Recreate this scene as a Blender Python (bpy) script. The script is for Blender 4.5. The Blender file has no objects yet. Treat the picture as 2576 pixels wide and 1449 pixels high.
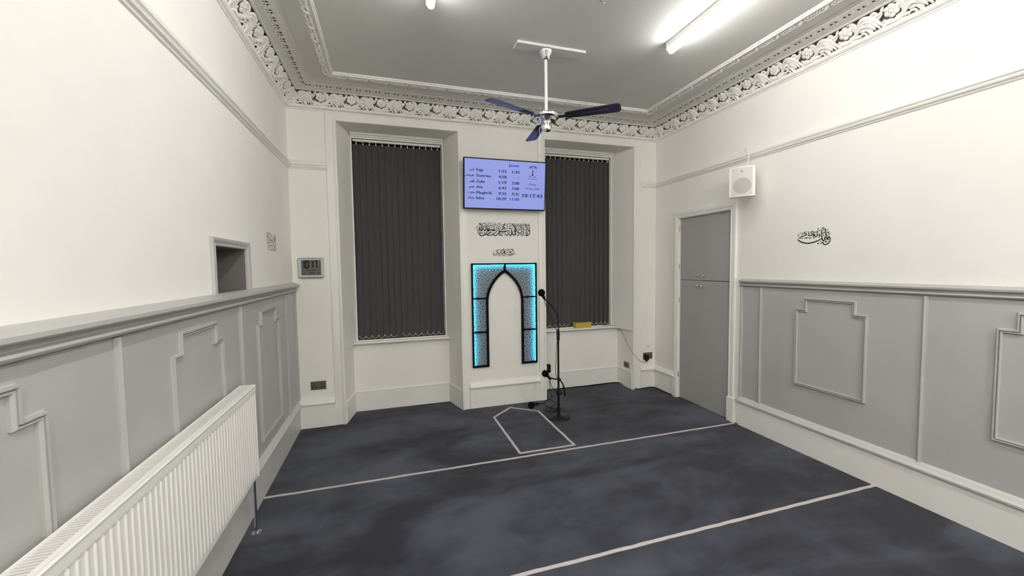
import bpy, math, random
from mathutils import Vector, Matrix, Euler
random.seed(7)
C = bpy.context.scene.collection
S = bpy.context.scene
PI = math.pi

# ---------------------------------------------------------------- camera
W = 4.2025          # room width (x: 0 left wall .. W right wall), back wall at y = 0
YR = -7.2           # rear wall behind the camera
ZC = 3.335          # ceiling
F_PX, YAW, PITCH, ROLL = 1001.218, 0.30001, -0.05371, -0.01314
fw = Vector((math.sin(YAW)*math.cos(PITCH), math.cos(YAW)*math.cos(PITCH), math.sin(PITCH)))
rt = Vector((math.cos(YAW), -math.sin(YAW), 0)); up = rt.cross(fw)
r2 = math.cos(ROLL)*rt + math.sin(ROLL)*up; u2 = -math.sin(ROLL)*rt + math.cos(ROLL)*up
cam = bpy.data.objects.new('camera', bpy.data.cameras.new('camera')); C.objects.link(cam)
cam.data.sensor_fit = 'HORIZONTAL'; cam.data.sensor_width = 36.0
cam.data.lens = F_PX*36.0/2576.0; cam.data.clip_start = 0.02
cam.matrix_world = Matrix(((r2.x, u2.x, -fw.x, 0.90181), (r2.y, u2.y, -fw.y, -4.37857), (r2.z, u2.z, -fw.z, 1.6), (0, 0, 0, 1)))
S.camera = cam

# ---------------------------------------------------------------- world (night outside), exposure
wd = bpy.data.worlds.new('world'); S.world = wd; wd.use_nodes = True
wd.node_tree.nodes['Background'].inputs[0].default_value = (0.01, 0.013, 0.02, 1)
wd.node_tree.nodes['Background'].inputs[1].default_value = 0.3
S.view_settings.view_transform = 'Standard'; S.view_settings.look = 'None'
S.view_settings.exposure = 0.0; S.view_settings.gamma = 1.0; S.view_settings.use_curve_mapping = False
S.cycles.max_bounces = 10; S.cycles.diffuse_bounces = 7; S.cycles.glossy_bounces = 4
S.cycles.use_denoising = True; S.cycles.sample_clamp_indirect = 8.0
LAMP_STRENGTH = 38.0
REAR_FILL_STRENGTH = 232.0  # unseen rear tubes, added to brighten the back wall
SCREEN_STRENGTH = 1.0

# ---------------------------------------------------------------- materials
def mat(name, col, rough=0.6, metal=0.0, noise=None, bump=None, spec=0.5, emit=None, estr=0.0, coat=0.0):
    m = bpy.data.materials.new(name); m.use_nodes = True; nt = m.node_tree; b = nt.nodes['Principled BSDF']
    b.inputs['Base Color'].default_value = (*col, 1); b.inputs['Roughness'].default_value = rough
    b.inputs['Metallic'].default_value = metal; b.inputs['Specular IOR Level'].default_value = spec
    b.inputs['Coat Weight'].default_value = coat
    if emit: b.inputs['Emission Color'].default_value = (*emit, 1); b.inputs['Emission Strength'].default_value = estr
    tc = nt.nodes.new('ShaderNodeTexCoord')
    if noise:
        sc, amt = noise
        n = nt.nodes.new('ShaderNodeTexNoise'); n.inputs['Scale'].default_value = sc; n.inputs['Detail'].default_value = 4
        r = nt.nodes.new('ShaderNodeValToRGB')
        r.color_ramp.elements[0].position = 0.3; r.color_ramp.elements[1].position = 0.7
        r.color_ramp.elements[0].color = (*[c*(1-amt) for c in col], 1); r.color_ramp.elements[1].color = (*[min(1, c*(1+amt)) for c in col], 1)
        nt.links.new(tc.outputs['Object'], n.inputs['Vector']); nt.links.new(n.outputs['Fac'], r.inputs['Fac'])
        nt.links.new(r.outputs['Color'], b.inputs['Base Color'])
    if bump:
        sc, st, dist = bump
        n = nt.nodes.new('ShaderNodeTexNoise'); n.inputs['Scale'].default_value = sc; n.inputs['Detail'].default_value = 3
        bp = nt.nodes.new('ShaderNodeBump'); bp.inputs['Strength'].default_value = st; bp.inputs['Distance'].default_value = dist
        nt.links.new(tc.outputs['Object'], n.inputs['Vector']); nt.links.new(n.outputs['Fac'], bp.inputs['Height'])
        nt.links.new(bp.outputs['Normal'], b.inputs['Normal'])
    return m
M_WALL = mat('wall_paint_white', (0.84, 0.825, 0.780), 0.75, noise=(3.0, 0.015), bump=(90, 0.12, 0.002), spec=0.3)
M_TRIM = mat('gloss_white_trim', (0.83, 0.817, 0.775), 0.38, noise=(4.0, 0.02), bump=(40, 0.05, 0.002))
M_GREY = mat('grey_panel_paint', (0.425, 0.422, 0.405), 0.42, noise=(2.5, 0.03), bump=(60, 0.08, 0.002))
M_GREYB = mat('grey_board_paint', (0.57, 0.565, 0.535), 0.42, noise=(2.5, 0.02), bump=(60, 0.06, 0.002))
M_DOOR = mat('cupboard_grey_paint', (0.37, 0.365, 0.34), 0.5, noise=(3, 0.03), bump=(60, 0.06, 0.002))
M_CEIL = mat('ceiling_grey_paint', (0.66, 0.648, 0.615), 0.8, noise=(2.0, 0.02), bump=(80, 0.1, 0.002), spec=0.3)
M_BAND = mat('cornice_fascia_paint', (0.68, 0.668, 0.63), 0.6, noise=(8, 0.03), bump=(70, 0.15, 0.003))
M_PLAST = mat('cornice_plaster_white', (0.84, 0.825, 0.78), 0.6, noise=(25, 0.05), bump=(120, 0.2, 0.003))
M_CAV = mat('recess_shade_brown', (0.34, 0.31, 0.27), 0.9, noise=(15, 0.3))  # darkened brown stands for the deep shade behind the frieze
M_HOLE_SHADE = mat('hole_shade_plate', (0.012, 0.010, 0.009), 0.9)  # near-black plates take the place of shade in the piercings
M_BLACK = mat('black_plastic', (0.004, 0.004, 0.0045), 0.5, spec=0.25)
M_BLKMET = mat('black_painted_metal', (0.006, 0.006, 0.005), 0.45, spec=0.3)
M_FOAM = mat('black_foam', (0.004, 0.004, 0.004), 0.95, bump=(300, 0.6, 0.004), spec=0.1)
M_CHROME = mat('chrome', (0.75, 0.75, 0.76), 0.08, 1.0)
M_STEEL = mat('brushed_steel', (0.45, 0.44, 0.42), 0.25, 1.0)
M_NICKEL = mat('black_nickel_plate', (0.17, 0.155, 0.13), 0.35, 0.6, noise=(60, 0.1))
M_WPLAS = mat('white_plastic', (0.80, 0.79, 0.74), 0.35)
M_GPLAS = mat('pale_grey_plastic', (0.56, 0.57, 0.55), 0.4)
M_GRILL = mat('speaker_grille', (0.62, 0.60, 0.56), 0.6, bump=(700, 0.4, 0.002))
M_CONE = mat('speaker_cone_behind_grille', (0.43, 0.42, 0.395), 0.7, bump=(700, 0.4, 0.002))
M_RAD = mat('radiator_enamel', (0.80, 0.79, 0.75), 0.42, bump=(30, 0.03, 0.002))
M_BLADE = mat('navy_fan_blade', (0.006, 0.009, 0.055), 0.3, noise=(20, 0.2), coat=0.1, spec=0.35)
M_SLAT = mat('charcoal_blind_fabric', (0.064, 0.0625, 0.061), 0.9, noise=(120, 0.12), bump=(500, 0.4, 0.001), spec=0.15)
M_YEL = mat('yellow_card', (0.50, 0.36, 0.045), 0.55, noise=(40, 0.06))
M_DARKIN = mat('box_interior', (0.03, 0.02, 0.02), 0.9)
M_GREYM = mat('mid_grey_frame_paint', (0.47, 0.466, 0.445), 0.42, noise=(8, 0.05), bump=(60, 0.1, 0.002))
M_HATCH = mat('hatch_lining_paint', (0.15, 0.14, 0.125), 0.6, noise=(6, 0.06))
M_INK2 = mat('thin_grey_vinyl', (0.05, 0.048, 0.045), 0.7, spec=0.2)
M_TAPE = mat('pale_pink_tape', (0.52, 0.475, 0.46), 0.8, noise=(30, 0.06), bump=(200, 0.3, 0.002))
M_INK = mat('black_vinyl', (0.006, 0.005, 0.005), 0.7, spec=0.15)
M_GLASS = mat('night_glass', (0.01, 0.01, 0.012), 0.05, spec=0.6)
M_LCD = mat('lcd_panel', (0.115, 0.115, 0.107), 0.5, spec=0.2, noise=(12, 0.08))
M_LCDINK = mat('lcd_segments', (0.003, 0.003, 0.003), 0.7, spec=0.05)
M_LCDFAINT = mat('lcd_small_segments', (0.022, 0.022, 0.020), 0.7, spec=0.05)
M_TUBE = mat('lit_tube', (1, 1, 1), 0.4, emit=(1.0, 0.992, 0.975), estr=LAMP_STRENGTH)
M_FILL_TUBE = mat('added_fill_tube', (1, 1, 1), 0.4, emit=(1.0, 0.992, 0.975), estr=REAR_FILL_STRENGTH)
M_SCREEN = mat('screen_glow', (0.005, 0.005, 0.005), 0.5, spec=0.1, noise=None, emit=(0.29, 0.345, 0.74), estr=SCREEN_STRENGTH)
M_SNAVY = mat('screen_navy_text', (0.001, 0.001, 0.004), 0.6, spec=0.03, emit=(0.012, 0.018, 0.085), estr=1.0)
M_SBLUE = mat('screen_blue_text', (0.001, 0.001, 0.006), 0.6, spec=0.03, emit=(0.035, 0.04, 0.52), estr=1.0)
M_SFAINT = mat('screen_faint_mark', (0.003, 0.003, 0.006), 0.6, spec=0.03, emit=(0.09, 0.11, 0.34), estr=1.0)
M_LED = mat('cyan_led_strip', (0.1, 0.5, 0.6), 0.4, emit=(0.03, 0.60, 1.0), estr=20.0)
M_BACK = mat('white_backing_board', (0.80, 0.80, 0.80), 0.7)
M_LATT = mat('black_lattice', (0.003, 0.003, 0.0035), 0.6, spec=0.12)
M_CORD = mat('brown_grey_flex', (0.12, 0.11, 0.09), 0.5)
M_BEAD = mat('brass_bead', (0.70, 0.55, 0.30), 0.3, 0.7)
M_CHAIN = mat('white_bead_chain', (0.72, 0.71, 0.67), 0.4)

def carpet_mat():
    m = bpy.data.materials.new('navy_grey_carpet'); m.use_nodes = True; nt = m.node_tree; b = nt.nodes['Principled BSDF']
    L = nt.links.new; N = nt.nodes.new
    tc = N('ShaderNodeTexCoord')
    def noise(sc, det, dist=0.0, scale=(1, 1, 1)):
        mp = N('ShaderNodeMapping'); mp.inputs['Scale'].default_value = scale
        n = N('ShaderNodeTexNoise'); n.inputs['Scale'].default_value = sc; n.inputs['Detail'].default_value = det
        n.inputs['Distortion'].default_value = dist
        L(tc.outputs['Object'], mp.inputs['Vector']); L(mp.outputs['Vector'], n.inputs['Vector']); return n
    n1 = noise(1.0, 6, 0.9, (0.55, 1.25, 1)); n2 = noise(4.0, 4, 0.6, (0.8, 1.2, 1)); n3 = noise(650, 2)
    def math_(op, a, bb):
        x = N('ShaderNodeMath'); x.operation = op
        for i, v in enumerate((a, bb)):
            if isinstance(v, (int, float)): x.inputs[i].default_value = v
            else: L(v, x.inputs[i])
        return x.outputs[0]
    s = math_('ADD', math_('MULTIPLY', n1.outputs['Fac'], 0.75), math_('MULTIPLY', n2.outputs['Fac'], 0.25))
    r = N('ShaderNodeValToRGB'); r.color_ramp.elements[0].position = 0.42; r.color_ramp.elements[1].position = 0.60
    r.color_ramp.elements[0].color = (0.010, 0.0105, 0.020, 1); r.color_ramp.elements[1].color = (0.068, 0.075, 0.103, 1)
    e = r.color_ramp.elements.new(0.48); e.color = (0.027, 0.030, 0.046, 1)
    L(s, r.inputs['Fac'])
    mix = N('ShaderNodeMixRGB'); mix.blend_type = 'MULTIPLY'; mix.inputs['Fac'].default_value = 0.5
    r3 = N('ShaderNodeValToRGB'); r3.color_ramp.elements[0].position = 0.3; r3.color_ramp.elements[1].position = 0.6
    r3.color_ramp.elements[0].color = (0.35, 0.35, 0.35, 1)
    L(n3.outputs['Fac'], r3.inputs['Fac']); L(r.outputs['Color'], mix.inputs['Color1']); L(r3.outputs['Color'], mix.inputs['Color2'])
    L(mix.outputs['Color'], b.inputs['Base Color'])
    b.inputs['Roughness'].default_value = 1.0; b.inputs['Specular IOR Level'].default_value = 0.05
    b.inputs['Sheen Weight'].default_value = 0.12; b.inputs['Sheen Roughness'].default_value = 0.6
    bp = N('ShaderNodeBump'); bp.inputs['Strength'].default_value = 0.5; bp.inputs['Distance'].default_value = 0.004
    L(n3.outputs['Fac'], bp.inputs['Height']); L(bp.outputs['Normal'], b.inputs['Normal'])
    return m
M_CARPET = carpet_mat()

# ---------------------------------------------------------------- mesh helpers
class MB:
    def __init__(s, org=(0, 0, 0)): s.v = []; s.f = []; s.org = Vector(org)
    def add(s, vs, fs):
        n = len(s.v); s.v += [Vector(q) for q in vs]; s.f += [tuple(n+i for i in q) for q in fs]; return s
    def box(s, x0, x1, y0, y1, z0, z1, bev=0.0):
        if bev > 0:
            a = bev
            ring = lambda ix, iy: [(x0+ix+a, y0+iy), (x1-ix-a, y0+iy), (x1-ix, y0+iy+a), (x1-ix, y1-iy-a), (x1-ix-a, y1-iy), (x0+ix+a, y1-iy), (x0+ix, y1-iy-a), (x0+ix, y0+iy+a)]
            rs = [([(p[0], p[1], z) for p in ring(i, i)]) for z, i in ((z0, a), (z0+a, 0), (z1-a, 0), (z1, a))]
            vs = [p for r in rs for p in r]; fs = [tuple(range(7, -1, -1)), tuple(range(24, 32))]
            for k in range(3):
                for i in range(8):
                    j = (i+1) % 8; fs.append((k*8+i, k*8+j, k*8+8+j, k*8+8+i))
            return s.add(vs, fs)
        return s.add([(x0, y0, z0), (x1, y0, z0), (x1, y1, z0), (x0, y1, z0), (x0, y0, z1), (x1, y0, z1), (x1, y1, z1), (x0, y1, z1)],
                     [(0, 3, 2, 1), (4, 5, 6, 7), (0, 1, 5, 4), (1, 2, 6, 5), (2, 3, 7, 6), (3, 0, 4, 7)])
    def prism(s, poly, a0, a1, axis='z'):
        n = len(poly)
        def P(p, a): return {'z': (p[0], p[1], a), 'y': (p[0], a, p[1]), 'x': (a, p[0], p[1])}[axis]
        vs = [P(p, a0) for p in poly]+[P(p, a1) for p in poly]
        fs = [tuple(range(n-1, -1, -1)), tuple(range(n, 2*n))]+[(i, (i+1) % n, n+(i+1) % n, n+i) for i in range(n)]
        return s.add(vs, fs)
    def tube(s, pts, rad, sides=8, cap=True, flat=1.0, updir=None):
        pts = [Vector(p) for p in pts]; n = len(pts)
        if not hasattr(rad, '__len__'): rad = [rad]*n
        vs = []; prev = None
        for i, p in enumerate(pts):
            t = (pts[min(i+1, n-1)]-pts[max(i-1, 0)])
            if t.length < 1e-9: t = Vector((0, 0, 1))
            t.normalize()
            if updir is not None: a = Vector(updir)
            else: a = prev if prev is not None else (Vector((0, 0, 1)) if abs(t.z) < 0.9 else Vector((1, 0, 0)))
            x = t.cross(a)
            if x.length < 1e-6: x = t.cross(Vector((1, 0.3, 0)))
            x.normalize(); y = x.cross(t).normalized()
            if updir is None: prev = y
            for k in range(sides):
                an = 2*PI*k/sides; vs.append(p+x*(math.cos(an)*rad[i])+y*(math.sin(an)*rad[i]*flat))
        fs = [(i*sides+k, i*sides+(k+1) % sides, (i+1)*sides+(k+1) % sides, (i+1)*sides+k) for i in range(n-1) for k in range(sides)]
        if cap: fs += [tuple(range(sides-1, -1, -1)), tuple((n-1)*sides+k for k in range(sides))]
        return s.add(vs, fs)
    def lathe(s, prof, c=(0, 0, 0), seg=24, axis='z'):
        c = Vector(c); vs = []
        for r, z in prof:
            for k in range(seg):
                a = 2*PI*k/seg; p = (r*math.cos(a), r*math.sin(a), z)
                if axis == 'y': p = (p[0], -z, p[1])
                if axis == 'x': p = (z, p[0], p[1])
                vs.append(c+Vector(p))
        n = len(prof)
        fs = [(i*seg+k, i*seg+(k+1) % seg, (i+1)*seg+(k+1) % seg, (i+1)*seg+k) for i in range(n-1) for k in range(seg)]
        fs += [tuple(range(seg-1, -1, -1)), tuple((n-1)*seg+k for k in range(seg))]
        return s.add(vs, fs)
    def ball(s, c, r, seg=12, rings=8, sc=(1, 1, 1), rot=None):
        c = Vector(c); vs = []
        for i in range(1, rings):
            th = PI*i/rings
            for k in range(seg):
                a = 2*PI*k/seg; p = Vector((math.sin(th)*math.cos(a)*r*sc[0], math.sin(th)*math.sin(a)*r*sc[1], math.cos(th)*r*sc[2]))
                if rot: p = rot @ p
                vs.append(c+p)
        t = Vector((0, 0, r*sc[2])); b = -t
        if rot: t = rot @ t; b = rot @ b
        vs += [c+t, c+b]; nt, nb = len(vs)-2, len(vs)-1
        fs = [(i*seg+k, (i+1)*seg+k, (i+1)*seg+(k+1) % seg, i*seg+(k+1) % seg) for i in range(rings-2) for k in range(seg)]
        fs += [(nt, k, (k+1) % seg) for k in range(seg)]+[(nb, (rings-2)*seg+(k+1) % seg, (rings-2)*seg+k) for k in range(seg)]
        return s.add(vs, fs)
    def sweep(s, prof, frames, closed=False):
        # prof: list of (d, z); frames: list of function (d, z) -> point
        n = len(prof); vs = [f(d, z) for f in frames for d, z in prof]
        fs = []
        for i in range(len(frames)-1):
            for k in range(n if closed else n-1):
                j = (k+1) % n; fs.append((i*n+k, (i+1)*n+k, (i+1)*n+j, i*n+j))
        if closed: fs += [tuple(range(n)), tuple((len(frames)-1)*n+k for k in range(n-1, -1, -1))]
        return s.add(vs, fs)
    def ribbon(s, pts, widths, face, thick):
        # flat stroke lying in a plane; pts 3D in plane, face = outward normal, raised by thick
        pts = [Vector(p) for p in pts]; n = len(pts); nrm = Vector(face); vs = []
        for i, p in enumerate(pts):
            t = (pts[min(i+1, n-1)]-pts[max(i-1, 0)]).normalized(); q = nrm.cross(t).normalized()*widths[i]*0.5
            vs += [p-q, p+q, p+q+nrm*thick, p-q+nrm*thick]
        fs = []
        for i in range(n-1):
            a, b = i*4, i*4+4
            for k in range(4): fs.append((a+k, a+(k+1) % 4, b+(k+1) % 4, b+k))
        fs += [(3, 2, 1, 0), tuple((n-1)*4+k for k in range(4))]
        return s.add(vs, fs)
    def build(s, name, m, parent=None, smooth=False):
        me = bpy.data.meshes.new(name); o = s.org
        me.from_pydata([tuple(p-o) for p in s.v], [], s.f); me.materials.append(m)
        me.validate()
        import bmesh
        bm = bmesh.new(); bm.from_mesh(me); bmesh.ops.recalc_face_normals(bm, faces=bm.faces)
        if smooth:
            for f in bm.faces: f.smooth = True
            for e in bm.edges:
                if len(e.link_faces) == 2 and e.calc_face_angle(0) > 0.7: e.smooth = False
        bm.to_mesh(me); bm.free()
        ob = bpy.data.objects.new(name, me); C.objects.link(ob)
        if parent is not None: ob.parent = parent
        else: ob.location = o
        return ob

def thing(name, label, cat, loc=(0, 0, 0), group=None, rot=(0, 0, 0)):
    o = bpy.data.objects.new(name, None); C.objects.link(o); o.empty_display_size = 0.1
    o.location = loc; o.rotation_euler = rot; tag(o, label, cat, group); return o
def tag(o, label, cat, group=None):
    o['label'] = label; o['category'] = cat
    if group: o['group'] = group
    return o
def struct(o): o['kind'] = 'structure'; return o
def smoothpath(pts, n=6):
    pts = [Vector(p) for p in pts]; out = []
    for i in range(len(pts)-1):
        p0 = pts[max(i-1, 0)]; p1 = pts[i]; p2 = pts[i+1]; p3 = pts[min(i+2, len(pts)-1)]
        for k in range(n):
            t = k/n
            out.append(0.5*((2*p1)+(-p0+p2)*t+(2*p0-5*p1+4*p2-p3)*t*t+(-p0+3*p1-3*p2+p3)*t**3))
    out.append(pts[-1]); return out
def text_mesh(txt, x0, x1, zb, h, y, bold=0.0, res=3):
    # returns verts, faces for a text fitted between x0..x1 on baseline zb, cap height h, in plane y (facing -y)
    c = bpy.data.curves.new('t', 'FONT'); c.body = txt; c.resolution_u = res; c.offset = bold
    o = bpy.data.objects.new('t', c); C.objects.link(o); bpy.context.view_layer.update()
    dg = bpy.context.evaluated_depsgraph_get(); me = o.evaluated_get(dg).to_mesh()
    vs = [v.co.copy() for v in me.vertices]; fs = [tuple(p.vertices) for p in me.polygons]
    o.evaluated_get(dg).to_mesh_clear(); bpy.data.objects.remove(o); bpy.data.curves.remove(c)
    if not vs: return [], []
    a = min(v.x for v in vs); b = max(v.x for v in vs)
    k = (x1-x0)/max(b-a, 1e-6); kz = h/0.73 if h else k
    return [(x0+(v.x-a)*k, y, zb+v.y*kz) for v in vs], fs
STROKES_SHAHADA = [(58,19023,20975,19074,20732,19100,20413,19126,20109),(76,19200,20750,19241,20446,19300,20203,19440,20082,19551,20145,19586,20329,19512,20603,19451,20724),(55,19660,20972,19688,20759,19714,20423,19741,20117,19721,19887,19591,19717,19480,19670,19418,19715,19406,19960),(43,18946,20578,18865,20455,18799,20226,18765,20103,18678,20026,18580,20192,18545,20419,18664,20558,18807,20697),(79,18899,20562,18924,20258,18953,20106,19030,20031,19141,20109,19192,20323),(91,18842,20895,18887,20774,19027,20747),(85,18839,19830,18820,19678,18912,19557,19083,19482,19273,19545,19432,19639,19527,19671,19641,19840),(34,18854,19800,18827,20043,18879,20318),(46,18839,19861,18962,19725,19012,19878,19119,19712),(46,19138,19910,19277,19805),(70,19432,19654,19589,19595,19749,19658,19909,19752,20055,19922,20072,19999),(107,20059,20214,19933,20273,19837,20180,19914,20058,20057,20091),(92,20058,20122,20202,20170,20282,20217,20359,20065,20456,20112,20521,20190,20616,20099,20714,20224),(61,20416,20588,20541,20437,20570,20222),(59,20769,20640,20830,20441,20874,20226,20871,20041,20709,19885,20450,19727,20144,19570,19873,19506,19779,19566,19908,19721,20101,19846,20420,19881),(77,20961,20598,21069,20353,21129,20045,21094,19890,20931,19702,20735,19546,20575,19528,20496,19635,20546,19728),(40,19733,20607,19990,20795),(95,19913,20962,19943,20871),(40,20050,20582,20228,20784),(95,20151,20967,20182,20875),(43,19763,20516,20081,20582,20481,20697,20964,20844),(31,20438,20988,20435,20757),(38,20662,20977,20690,20747),(34,20881,20642,21077,20846),(85,21038,20954,21054,20892),(85,21232,20957,21247,20896),(37,21255,20865,21140,20755),(43,21073,20600,21430,20729),(28,19589,20513,19609,19840),(31,19794,20455,19816,19889),(46,18654,19995,18657,19706),(38,20369,19665,20398,19496),(46,21125,19766,21120,19488),(37,19234,20903,19248,20812,19311,20828,19376,20921,19390,20830,19486,20923,19546,20756),(37,21152,20508,21182,20354,21263,20387,21281,20480,21360,20357),(31,19324,20645,19413,20372),(61,18644,20330,18683,20300),(52,19953,20504,19999,20428,20064,20505),(43,20272,20540,20268,20325),(77,20624,20592,20655,20562),(65,21568,20329,21389,20172,21193,19999),(74,21176,19968,21370,19978,21563,19988),(74,21191,19906,21205,19736,21316,19583,21556,19508),(50,21350,19691,21561,19880),(71,21425,20172,21638,20299,21801,20379,21706,20502,21577,20561,21542,20421,21638,20346),(71,21423,20017,21747,20021,22041,20056),(50,21420,19815,21665,19927,21910,19992,22123,20104,22222,20168),(62,21593,20577,21807,20767,21628,20748,21466,20730),(65,21810,20969,21840,20783),(47,21971,20848,22084,20741,22065,20554,22029,20321),(40,21717,20145,22078,20321),(56,22222,20168,22136,19840,22100,19637,22017,19511,21920,19604,21859,19836),(81,22250,19841,22297,19655,22410,19562,22543,19626,22628,19846,22614,20033,22569,20313),(81,22569,20313,22631,20033,22692,19737,22839,19614,22972,19678,23040,19851,22961,20069,22865,20302),(81,22626,20922,22821,20692,23064,20383,23358,20074),(56,22973,20960,23001,20633,23045,20164,23102,19507),(41,23359,20106,23544,20328,23730,20520,23866,20726,24001,20807),(41,23442,20123,23727,20252),(72,23358,20043,23389,19887,23238,19775),(78,23061,20164,23225,20010),(63,23236,19571,23334,19509,23436,19683,23623,19937,23753,19734,23870,19688,23988,19768,24040,19942,24012,20335,23978,20964),(56,23702,20974,23732,20645,23777,20269,23788,19860),(72,24119,20904,24334,20624,24565,20281,24798,19983),(63,24725,20979,24754,20505,24800,20110,24762,19793,24608,19585,24371,19488),(57,24321,20986,24368,20656),(63,24397,20310,24426,19868,24456,19615),(44,24061,20289,24228,20197),(44,24228,20213,24380,20310),(82,24204,19613,24473,19616,24441,19710),(41,23801,19498,24137,19643),(41,23636,19685,23667,19497),(41,24225,19992,24256,19708),(47,24459,19868,24626,19728),(57,24529,20027,24561,19949),(78,22118,20866,22167,20859),(47,22283,20962,22379,20793),(40,22479,20935,22510,20780),(47,22245,20573,22706,20721),(34,22742,20956,22773,20816),(44,23033,20539,23383,20686,23683,20754),(47,23036,20743,23367,20780,23485,20876,23436,20922),(34,23237,20965,23252,20840),(41,23215,20527,23230,20386,23346,20388,23447,20531,23548,20611,23580,20517),(44,22472,20468,22537,20375,22668,20377,22785,20473),(62,22275,20433,22405,20342,22240,20277),(47,24471,20895,24571,20786,24723,20757),(54,24485,20643,24672,20772),(41,24518,20533,24669,20504),(56,22401,20093,22383,19921,22464,19875),(50,22796,20067,22777,19895),(57,23875,20082,23906,19940),(35,24132,20605,24147,20448),(38,23864,20538,23895,20365),(40,21712,19835,21741,19586)]
STROKES_SMALL = [(67,20732,17935,20798,17700,20936,17611,21097,17498,21272,17464),(56,20823,17823,20987,17912,21140,17980),(51,21256,17980,21287,17744,21272,17498),(45,21385,17991,21415,17677,21400,17453),(56,20452,17745,20449,17545,20423,17389,20514,17299,20654,17388,20772,17477,20887,17410,21050,17431),(67,21454,17968,21689,17980),(101,21665,17980,21712,17957),(101,21591,17722,21791,17777,21672,17632,21741,17519,21939,17440),(56,21672,17632,21541,17520,21423,17408,21561,17295,21713,17249,21890,17316),(79,21942,17631,22083,17619),(56,21853,18013,21922,17856,21993,17923,22230,18014,22335,17878,22308,17675),(68,22214,17721,22272,17608,22390,17619,22473,17573,22499,17743,22417,17833),(74,22455,18014,22703,17946,22747,17675),(68,22009,17383,22364,17404,22684,17426,22959,17482),(47,22626,17528,22766,17346),(51,22208,17258,22445,17269,22600,17336),(67,20534,17834,20569,17823),(67,20962,17756,20996,17745),(67,21123,17644,21157,17633),(57,22890,17674,22913,17606),(57,22832,17788,22855,17765),(67,21416,17767,21451,17755),(50,20769,17343,20826,17253),(50,20954,17297,21047,17252,21141,17297,21213,17431),(50,21233,17263,21328,17318),(45,21937,17293,21972,17237),(40,21452,17834,21687,17879),(45,22086,17811,22060,17676)]
STROKES_RIGHT = [(108,-21342,17809,-21255,17988,-21153,17953,-21136,17845,-21241,17784),(78,-21341,17853,-21286,17619,-21126,17455,-20918,17412,-20810,17517,-20785,17650),(79,-20903,18713,-20997,18356,-21033,17787),(79,-20619,18674,-20684,18251,-20737,17851,-20826,17714,-20908,17796,-20924,17969,-20900,18058),(92,-20735,17939,-20396,17764,-19961,17635,-19511,17606,-19092,17712,-18853,17866,-18719,17979),(66,-20532,18329,-20449,18203,-20580,18149,-20411,18007),(114,-20813,18175,-20876,18170),(106,-20592,17696,-20635,17693),(58,-20576,17487,-20765,17608),(61,-20952,17705,-21018,17592,-21098,17718),(71,-20401,17608,-20426,17473),(48,-21087,18088,-21350,18261),(48,-20698,18513,-20885,18605),(49,-20377,18486,-20525,18595),(48,-21093,18630,-21117,18519),(57,-21100,18390,-21185,18297,-21222,18445),(57,-20690,18777,-20778,18681,-20816,18808),(67,-20369,18764,-20394,18629),(44,-20743,18399,-20788,18308,-20891,18409,-20894,18299),(71,-20311,18503,-20321,18147,-20169,18114,-20100,18231,-20230,18265),(67,-20003,18552,-20035,18191,-19948,18131),(49,-20073,18390,-20311,18525),(68,-19781,18527,-19875,18361,-19943,18288,-19789,18210,-19631,18245,-19672,18378,-19576,18590),(73,-19440,18557,-19258,18481,-19492,18325,-19265,18228,-19080,18197,-18941,18115,-18777,18033),(58,-19118,18516,-19147,18283),(42,-18930,18555,-18934,18393),(56,-18792,18404,-18796,18218),(69,-19316,18041,-19454,18031,-19612,18088),(54,-19702,18104,-19750,17987,-19905,18044),(49,-20038,18079,-20084,17986,-20149,18048),(51,-18966,18043,-19199,18073),(45,-19782,18482,-20024,18573)]
STROKES_LEFT = [(52,-8216,18909,-8215,18640,-8170,18361,-8087,18045,-7808,18100,-7743,17934,-8034,17531),(47,-7898,18949,-8182,18847),(47,-8125,18647,-7589,18897,-7265,18897,-7244,18741),(53,-7560,18795,-7574,18702),(69,-7471,18487,-7110,18407,-6643,18331,-6562,18228,-6251,18016),(58,-5949,18937,-6177,18769,-6504,18582,-6721,18446),(42,-5699,18916,-5754,18581,-5805,18274,-5701,17977,-5714,17589),(72,-6043,18670,-6061,18259),(55,-7816,18333,-7703,18184,-7379,18191,-7125,18313,-7300,18394,-7672,18382),(62,-7099,18182,-6758,18216),(61,-7695,17950,-7379,17902),(70,-6979,18043,-6904,17913),(47,-7868,18576,-7793,18478),(53,-7560,17643,-7147,17595,-6930,17752),(57,-6629,17820,-6566,17607,-6170,17597,-5846,17721),(35,-6472,18179,-6304,17999,-6079,17847),(30,-6933,18911,-6761,18792),(35,-6670,18758,-6683,18677),(33,-6327,18459,-6057,18286),(34,-8063,18754,-7907,18612,-7982,18425),(34,-7816,18619,-7505,18563,-7166,18641),(35,-7047,18796,-6972,18669,-7183,18534),(39,-6204,18604,-6195,18359),(42,-5872,18792,-5897,18488),(37,-7257,18080,-7136,17954,-7296,17840),(38,-6490,18070,-6611,17929,-6820,17837),(38,-6212,17950,-6139,17790,-6354,17698),(34,-7628,17797,-7501,17725),(34,-8024,17880,-8003,17726)]

# ================================================================ THE SETTING
WIN = [(0.445, 1.655), (2.67, 3.86)]          # window bay openings in the back wall
BLN = [(0.557, 1.527), (2.787, 3.747)]        # sash openings at the back of each bay
AP = [(0.507, 1.567), (2.765, 3.852)]         # apron corners below the sill
HEAD = 3.065
# floor
struct(MB((W/2, YR/2, 0)).box(-0.4, W+0.4, YR-0.2, 0.5, -0.1, 0).build('floor', M_CARPET))
struct(MB((W/2, YR/2, ZC)).box(-0.4, W+0.4, YR-0.2, 0.6, ZC, ZC+0.1).build('ceiling', M_CEIL))
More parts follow.
